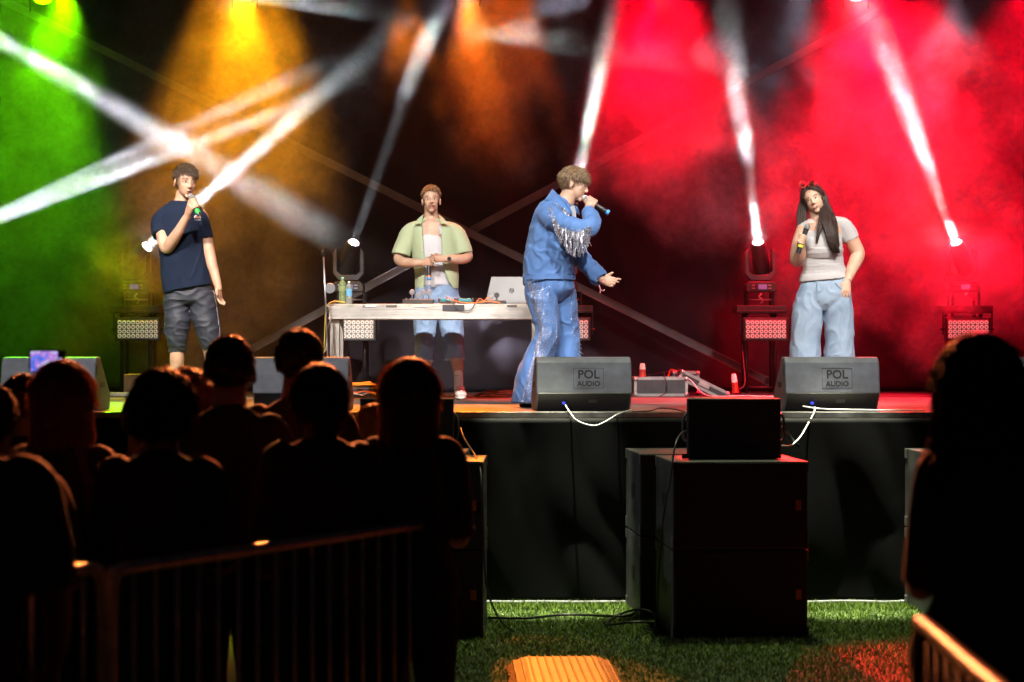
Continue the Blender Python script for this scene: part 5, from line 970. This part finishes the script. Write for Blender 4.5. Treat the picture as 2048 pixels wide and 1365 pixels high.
# ---------------------------------------------------------------- the watchers in front, seen from behind
CSK = mat('watcher_skin', (.34, .2, .14), .5, var=.1)
def watcher(label, cx, top, Y, yaw=0, hair='short', hc=(.05, .03, .02), cloth=(.02, .02, .022), k=1.0, hw=1.0, lean=0, arms='down', sh=.9, hlen=.3, name='person', hr=1.0, extra=None, armr=None):
    """a standing figure facing the stage; cx, top: head centre and crown in photo pixels"""
    X = (cx - 1024) / FP * Y; H = CZ + (HZ - top) / FP * Y; s = H / 1.75 * 1.0; o = thing(name, label, 'person', (X, Y, 0), R(yaw))
    b = MB(); V_ = lambda x, y, z: (x * s, y * s, z * s)
    hs = s * k * hw
    k *= 1.12; T = Matrix.Translation((0, .03 * s + lean, (1.75 - .125 * k) * s)) @ Matrix.Rotation(R(180), 4, 'Z') @ Matrix.Scale(s * k, 4) @ Matrix.Diagonal((hw, hw, 1, 1))
    b.ball((0, .012, .035), (.075, .094, .088), 18, 12, M=T); b.ball((0, -.03, -.032), (.056, .058, .074), 16, 10, M=T); b.loft([(*(T @ Vector(p)), r_ * s, r_ * s) for p, r_ in (((0, -.085, .016), .008), ((0, -.112, -.028), .012))], X_, 8, 1)
    for q in (-1, 1): b.ball((q * .077, .01, -.004), (.009, .017, .03), 8, 6, M=T)
    def lf(L_, mb=b, n=16, **kw): mb.loft([(*V_(*q[:3]), q[3] * s, q[4] * s) for q in L_], X_, n, 4, **kw)
    lf([(0, .015, 1.58, .060, .06), (0, 0, 1.50, .064, .064), (0, -.01, 1.45, .09 * sh, .06), (0, -.01, 1.42, .15 * sh, .075)])
    lf([(0, -.01, 1.43, .15 * sh, .08), (0, 0, 1.3, .165 * sh, .10), (0, 0, 1.1, .14 * sh, .09), (0, 0, .95, .155, .1), (0, 0, .85, .16, .1)])
    for q in (-1, 1): lf([(q * .085, 0, .88, .09, .095), (q * .095, 0, .5, .06, .065), (q * .1, -.01, .4, .056, .06), (q * .1, .0, .1, .038, .04)])
    ap = {'down': [(.185, 0, 1.38), (.215, -.01, 1.25), (.235, -.01, 1.10), (.235, .06, .95), (.22, .12, .86)],
          'rail': [(.185, 0, 1.38), (.225, .0, 1.22), (.235, .05, 1.09), (.18, .2, 1.07), (.10, .30, 1.09)],
          'up': [(.185, 0, 1.38), (.21, .12, 1.34), (.20, .2, 1.36), (.15, .25, 1.52), (.10, .26, 1.64)]}
    hands = []
    for q in (-1, 1):
        A = ap[arms if (q < 0 or armr is None) else armr]; pts = [Vector((q * x_ * (sh if i < 5 else 1), y_, z_)) for i, (x_, y_, z_) in enumerate(A)]
        lf([(*p, r_, r_) for p, r_ in zip(pts, (.055, .048, .042, .036, .026))], n=12)
        w_ = pts[-1] * s; d = (pts[-1] - pts[-2]).normalized()
        f_ = Fig.__new__(Fig); f_.body = b; Fig.hand(f_, w_, d, Vector((-q, .0, .3)), curl=.45, scale=.95 * s, thumb=q, mb=b)
    sculpt('body', b, CSK, o, .009, 3, wl=False)
    CM = mat('watcher_cloth_%d_%d_%d' % tuple(int(c_ * 1000) for c_ in cloth), cloth, .8, var=.2, bump=.2, bscale=100, sheen=.25)
    m = MB(); lf([(0, -.005, 1.475, .07, .065), (0, -.01, 1.455, .12 * sh, .078), (0, -.01, 1.42, .175 * sh, .095), (0, 0, 1.3, .19 * sh, .12), (0, 0, 1.1, .175 * sh, .115), (0, 0, .95, .185, .12), (0, 0, .86, .19, .12)], m, 24)
    for q in (-1, 1):
        A = ap[arms if (q < 0 or armr is None) else armr]; lf([(q * .13 * sh, -.005, 1.41, .06, .06)] + [(q * x_ * sh * 1.0, y_, z_, r_, r_) for (x_, y_, z_), r_ in zip(A[:3], (.068, .065, .062))], m, 14, hollow=True)
    sculpt('shirt', m, CM, o, .011, 5, fold(.012, 6, 6, 2.5, cx * .1), wl=False)
    m = MB(); lf([(0, 0, .93, .17, .11), (0, 0, .84, .175, .12), (0, 0, .80, .17, .12)], m)
    for q in (-1, 1): lf([(q * .09, 0, .86, .1, .11), (q * .1, 0, .5, .078, .082), (q * .105, .0, .08, .065, .07)], m)
    sculpt('trousers', m, mat('watcher_trousers', (.02, .022, .03), .8, var=.2), o, .012, 4, fold(.01, 6, 6, 4, 2), wl=False)
    for q in (-1, 1):
        m = MB(); lf([(q * .105, -.06, .04, .035, .035), (q * .105, 0, .055, .045, .05), (q * .108, .1, .04, .05, .035), (q * .11, .18, .03, .035, .025)], m); sculpt('shoe', m, mat('watcher_shoe', (.04, .04, .04), .6), o, .01, 2, wl=False)
    f_ = Fig.__new__(Fig); f_.T = T; f_.hk = s * k; f_.root = o; HM = mat('watcher_hair_%d_%d' % (int(hc[0] * 1000), int(hc[1] * 1000)), hc, .42, var=.35, vscale=60, spec=.7); translucent(HM, hc)
    def ch(*a, **kw):
        # hair built in the figure's own space
        q = Fig.cap_hair(f_, *a, **kw); q.data.transform(Matrix.Translation(world_loc(o))); return q
    if hair == 'short': ch('hair', HM, shortline(.074, .0, -.055), lambda p: (p.x * 3, .6, -.5), 520, .028, .0042, int(cx), lift=.5, shell=1.03 * hr, jitter=.35)
    elif hair == 'crop': ch('hair', HM, shortline(.074, .0, -.05), lambda p: (p.x * 3, .6, -.8), 400, .014, .0032, int(cx), lift=.5, shell=1.0 * hr, jitter=.3)
    elif hair == 'shaggy': ch('hair', HM, shortline(.06, -.03, -.09), lambda p: (p.x * 5, .5, -.9), 760, .070, .0052, int(cx), lift=.8, shell=1.10 * hr, jitter=.45, grav=.4)
    elif hair in ('long', 'bob', 'tail'):
        ch('hair', HM, shortline(.06, -.02, -.08), lambda p: (p.x * 3, .7, -1.0), 620, .085, .0046, int(cx), lift=.2, shell=1.08 * hr, jitter=.14, grav=.8, steps=6)
        m = MB(); rg = random.Random(int(cx)); NS = 420 if hair != 'tail' else 160
        for i in range(NS):
            th = rg.uniform(R(-15), R(195)) if hair != 'tail' else rg.uniform(R(70), R(110)); L_ = hlen * rg.uniform(.78, 1.05); p = Vector((math.cos(th) * .083, math.sin(th) * .100 + .012, .01)); ph = rg.uniform(0, 6); pts = []
            st0 = Vector((p.x * .98, p.y, .04)); pts.append(T @ st0); u_ = rg.uniform(.82, 1.06)
            for j in range(1, 9):
                t = j / 8; fl = 1 + (.55 * t if hair == 'long' else .12 if hair == 'tail' else .34 * t) * t; zz = .03 - L_ * t
                yy = p.y * (1 - .12 * t) if zz > -.16 else max(p.y * .8, .03)
                if hair == 'bob' and t > .7: fl += .25 * (t - .7)
                xx = p.x * fl * u_; yy = yy * u_
                if zz < -.14: yy = max(yy, .07 + .02 * rg.random()); 
                pts.append(T @ Vector((xx + .004 * math.sin(j + ph) + (.3 * p.x * (t if zz < -.15 else 0)) * .4, yy + .003 * math.cos(j * 1.3 + ph), zz)))
            m.tube(pts, .0050 * s, 5, 2, .0018 * s)
        m.build('long_hair', HM, o, smooth=True)
    if extra: extra(o, s, T)
    return o, s
dk = (.018, .018, .02)
watcher('watcher at the far left edge with short dark hair and orange lit shoulder', -22, 772, 6.3, 0, 'short', sh=1.12, cloth=(.03, .03, .03), arms='rail')
watcher('seated looking figure nearest the camera at far left with orange rimmed back', -105, 700, 5.35, 12, 'short', sh=1.22, cloth=(.05, .03, .02))
watcher('long haired woman below the raised phone with brown hair over her shoulders', 122, 727, 6.9, -14, 'long', (.26, .15, .09), dk, hlen=.36, k=1.05)
ph, phs = watcher('small dark haired watcher holding up the glowing phone', 42, 752, 8.35, -4, 'short', sh=.95, arms='up')
watcher('shaggy haired watcher left of the man with the tall head', 322, 747, 6.6, -6, 'shaggy', (.045, .03, .02), dk, k=1.06, arms='rail')
watcher('auburn haired watcher half hidden behind the shaggy haired one', 374, 744, 7.9, 8, 'shaggy', (.16, .06, .035), (.03, .03, .02))
watcher('shoulder of a watcher with green lit edge left of the shaggy haired one', 282, 792, 8.2, 0, 'short', cloth=(.03, .04, .02))
watcher('tall watcher with cropped hair right of the shaggy haired one', 459, 671, 7.5, 6, 'crop', (.05, .035, .025), (.025, .02, .02), k=1.05, arms='rail')
watcher('tall watcher with short hair before the second monitor', 596, 660, 8.0, -8, 'short', (.045, .03, .025), (.03, .025, .025), k=.98)
watcher('watcher with tied back hair in front of the tall one with short hair', 641, 733, 7.2, 22, 'tail', (.07, .04, .03), (.035, .03, .03), hlen=.2, sh=.92, arms='rail')
watcher('blond child beside the long haired watcher at the barrier end', 748, 812, 8.3, -10, 'bob', (.45, .28, .12), (.22, .20, .18), hlen=.14, sh=.95)
watcher('watcher with very long brown hair at the right end of the barrier', 818, 722, 7.3, -6, 'long', (.25, .14, .09), (.02, .015, .015), hlen=.52, k=1.08, sh=.8, arms='rail')
watcher('dark haired watcher with flicked bob hair standing at right', 1960, 674, 5.4, 4, 'bob', (.022, .014, .012), (.03, .025, .025), hlen=.23, k=1.10, hw=1.04, arms='rail', sh=.60)
watcher('watcher cut off by the right edge of the photo', 2105, 770, 6.0, -8, 'long', (.14, .08, .05), (.03, .02, .02), hlen=.3)
# phone held up by the small watcher
a, b_ = W(58, 745, 8.05), W(132, 701, 8.05); c = (a + b_) / 2; po = thing('smartphone', 'phone held sideways whose bright screen shows the stage', 'phone', c)
m = MB(); m.box(a.x - c.x, b_.x - c.x, -.004, .004, a.z - c.z, b_.z - c.z); m.build('case', BLK, po, bevel=.004)
def screen_mat():
    m = bpy.data.materials.new('phone_screen'); m.use_nodes = True; nt = m.node_tree; N, L = nt.nodes, nt.links; b = N['Principled BSDF']; tc = N.new('ShaderNodeTexCoord'); n = N.new('ShaderNodeTexNoise'); n.inputs['Scale'].default_value = 28; n.inputs['Detail'].default_value = 4; L.new(tc.outputs['Object'], n.inputs['Vector'])
    r = N.new('ShaderNodeValToRGB'); L.new(n.outputs[0], r.inputs[0]); E = r.color_ramp.elements; E[0].position = .3; E[0].color = (.01, .02, .25, 1); E[1].position = .72; E[1].color = (.9, .75, .7, 1); e = E.new(.42); e.color = (.1, .18, .8, 1); e = E.new(.52); e.color = (.5, .2, .6, 1); e = E.new(.6); e.color = (.5, .6, .9, 1)
    b.inputs['Base Color'].default_value = (0, 0, 0, 1); L.new(r.outputs[0], b.inputs['Emission Color']); b.inputs['Emission Strength'].default_value = 1.1; return m
m = MB(); m.box(a.x - c.x + .008, b_.x - c.x - .032, -.0055, -.0042, a.z - c.z + .004, b_.z - c.z - .004); m.build('screen', screen_mat(), po)
m = MB(); m.box(b_.x - c.x - .026, b_.x - c.x - .018, -.0055, -.0042, -.012, .014); m.build('side_light', mat('phone_blue', (0, 0, 0), .3, emit=(.3, .4, 1), estr=1.5), po)
# ---------------------------------------------------------------- stage smoke
def smoke_material():
    m = bpy.data.materials.new('stage_smoke'); m.use_nodes = True; nt = m.node_tree; N = nt.nodes; L = nt.links
    N.clear(); out = N.new('ShaderNodeOutputMaterial'); vol = N.new('ShaderNodeVolumePrincipled')
    L.new(vol.outputs[0], out.inputs['Volume'])
    vol.inputs['Color'].default_value = (0.95, 0.95, 0.95, 1); vol.inputs['Anisotropy'].default_value = 0.0
    tc = N.new('ShaderNodeTexCoord')
    def math_(op, a, b=None, c=None, clamp=False):
        n = N.new('ShaderNodeMath'); n.operation = op; n.use_clamp = clamp
        for i, v in enumerate((a, b, c)):
            if v is None: continue
            if isinstance(v, (int, float)): n.inputs[i].default_value = v
            else: L.new(v, n.inputs[i])
        return n.outputs[0]
    def noise(scale, detail, vec, dist=0.0, rough=0.55):
        n = N.new('ShaderNodeTexNoise'); n.inputs['Scale'].default_value = scale; n.inputs['Detail'].default_value = detail
        n.inputs['Roughness'].default_value = rough; n.inputs['Distortion'].default_value = dist
        L.new(vec, n.inputs['Vector']); return n
    P = tc.outputs['Object']
    nw = noise(1.3, 5, P)
    sub = N.new('ShaderNodeVectorMath'); sub.operation = 'SUBTRACT'; L.new(nw.outputs['Color'], sub.inputs[0]); sub.inputs[1].default_value = (.5, .5, .5)
    scl = N.new('ShaderNodeVectorMath'); scl.operation = 'SCALE'; L.new(sub.outputs[0], scl.inputs[0]); scl.inputs['Scale'].default_value = 1.9
    add = N.new('ShaderNodeVectorMath'); L.new(P, add.inputs[0]); L.new(scl.outputs[0], add.inputs[1])
    total = None
    for (px, py, Y, rx, ry, rz, dens) in PUFFS:
        c = W(px, py, Y)
        mp = N.new('ShaderNodeVectorMath'); mp.operation = 'SUBTRACT'; L.new(add.outputs[0], mp.inputs[0]); mp.inputs[1].default_value = c
        mm = N.new('ShaderNodeVectorMath'); mm.operation = 'DIVIDE'; L.new(mp.outputs[0], mm.inputs[0]); mm.inputs[1].default_value = (rx, ry, rz)
        ln = N.new('ShaderNodeVectorMath'); ln.operation = 'LENGTH'; L.new(mm.outputs[0], ln.inputs[0])
        mr = N.new('ShaderNodeMapRange'); mr.interpolation_type = 'SMOOTHSTEP'; L.new(ln.outputs['Value'], mr.inputs['Value'])
        mr.inputs['From Min'].default_value = 1.0; mr.inputs['From Max'].default_value = 0.5
        mr.inputs['To Min'].default_value = 0; mr.inputs['To Max'].default_value = dens
        total = mr.outputs[0] if total is None else math_('ADD', total, mr.outputs[0])
    nf = noise(2.8, 6, P, 0.5, 0.68)
    f = N.new('ShaderNodeMapRange'); L.new(nf.outputs[0], f.inputs['Value'])
    f.inputs['From Min'].default_value = 0.33; f.inputs['From Max'].default_value = 0.68; f.inputs['To Min'].default_value = 0.12; f.inputs['To Max'].default_value = 1.9
    d = math_('MULTIPLY', total, f.outputs[0])
    nh = noise(12, 4, add.outputs[0], 0.3, 0.6)
    h = N.new('ShaderNodeMapRange'); L.new(nh.outputs[0], h.inputs['Value'])
    h.inputs['From Min'].default_value = 0.38; h.inputs['From Max'].default_value = 0.64; h.inputs['To Min'].default_value = 0.15; h.inputs['To Max'].default_value = 2.0
    d = math_('MULTIPLY', d, h.outputs[0])
    d = math_('ADD', d, 0.0015)
    L.new(d, vol.inputs['Density'])
    return m
PUFFS = [  # px, py, depth, radii, density
 (300, 310, 18.2, .9, .9, .6, .12), (770, 120, 18.0, .9, 1.0, .6, .07),
 (640, 20, 18.1, .9, 1.0, .5, .10), (980, 40, 18.3, .9, 1.0, .45, .12), (1935, 530, 18.0, .55, .55, .38, .5), (275, 545, 18.0, .5, .5, .35, .3),
 (40, 280, 18.3, 1.5, 1.5, 2.6, .15),
 (470, 200, 18.2, 1.5, 1.4, 1.5, .20), (400, 520, 18.7, 1.6, .9, 1.5, .14),
 (1000, 110, 18.0, .8, 1.3, 1.2, .16), (1090, 60, 18.0, .9, 1.3, .8, .12),
 (1320, 190, 18.4, 1.0, 1.3, 1.35, .34), (1370, 340, 18.6, .75, .9, .9, .32),
 (1600, 30, 18.2, 1.3, 1.4, .8, .08),
 (1680, 420, 18.9, 1.2, .8, 1.5, .40), (1770, 160, 18.3, .9, 1.2, 1.0, .20),
 (1900, 420, 18.9, 1.2, .85, 1.7, .42), (1940, 580, 19.1, 1.2, .6, .9, .50), (1480, 310, 18.6, .7, .9, .7, .24),
 (1990, 80, 18.3, 1.2, 1.4, 1.2, .07),
]
bm = bmesh.new(); bmesh.ops.create_cube(bm, size=1)
for v in bm.verts: v.co = Vector((v.co.x * 13, 18.15 + v.co.y * 2.7, 3.9 + v.co.z * 5))
me = bpy.data.meshes.new('smoke'); bm.to_mesh(me); bm.free()
smoke = bpy.data.objects.new('smoke', me); C.objects.link(smoke); me.materials.append(smoke_material())
smoke['kind'] = 'stuff'; smoke['label'] = 'drifting stage smoke lit green, amber and red behind the performers'; smoke['category'] = 'smoke'
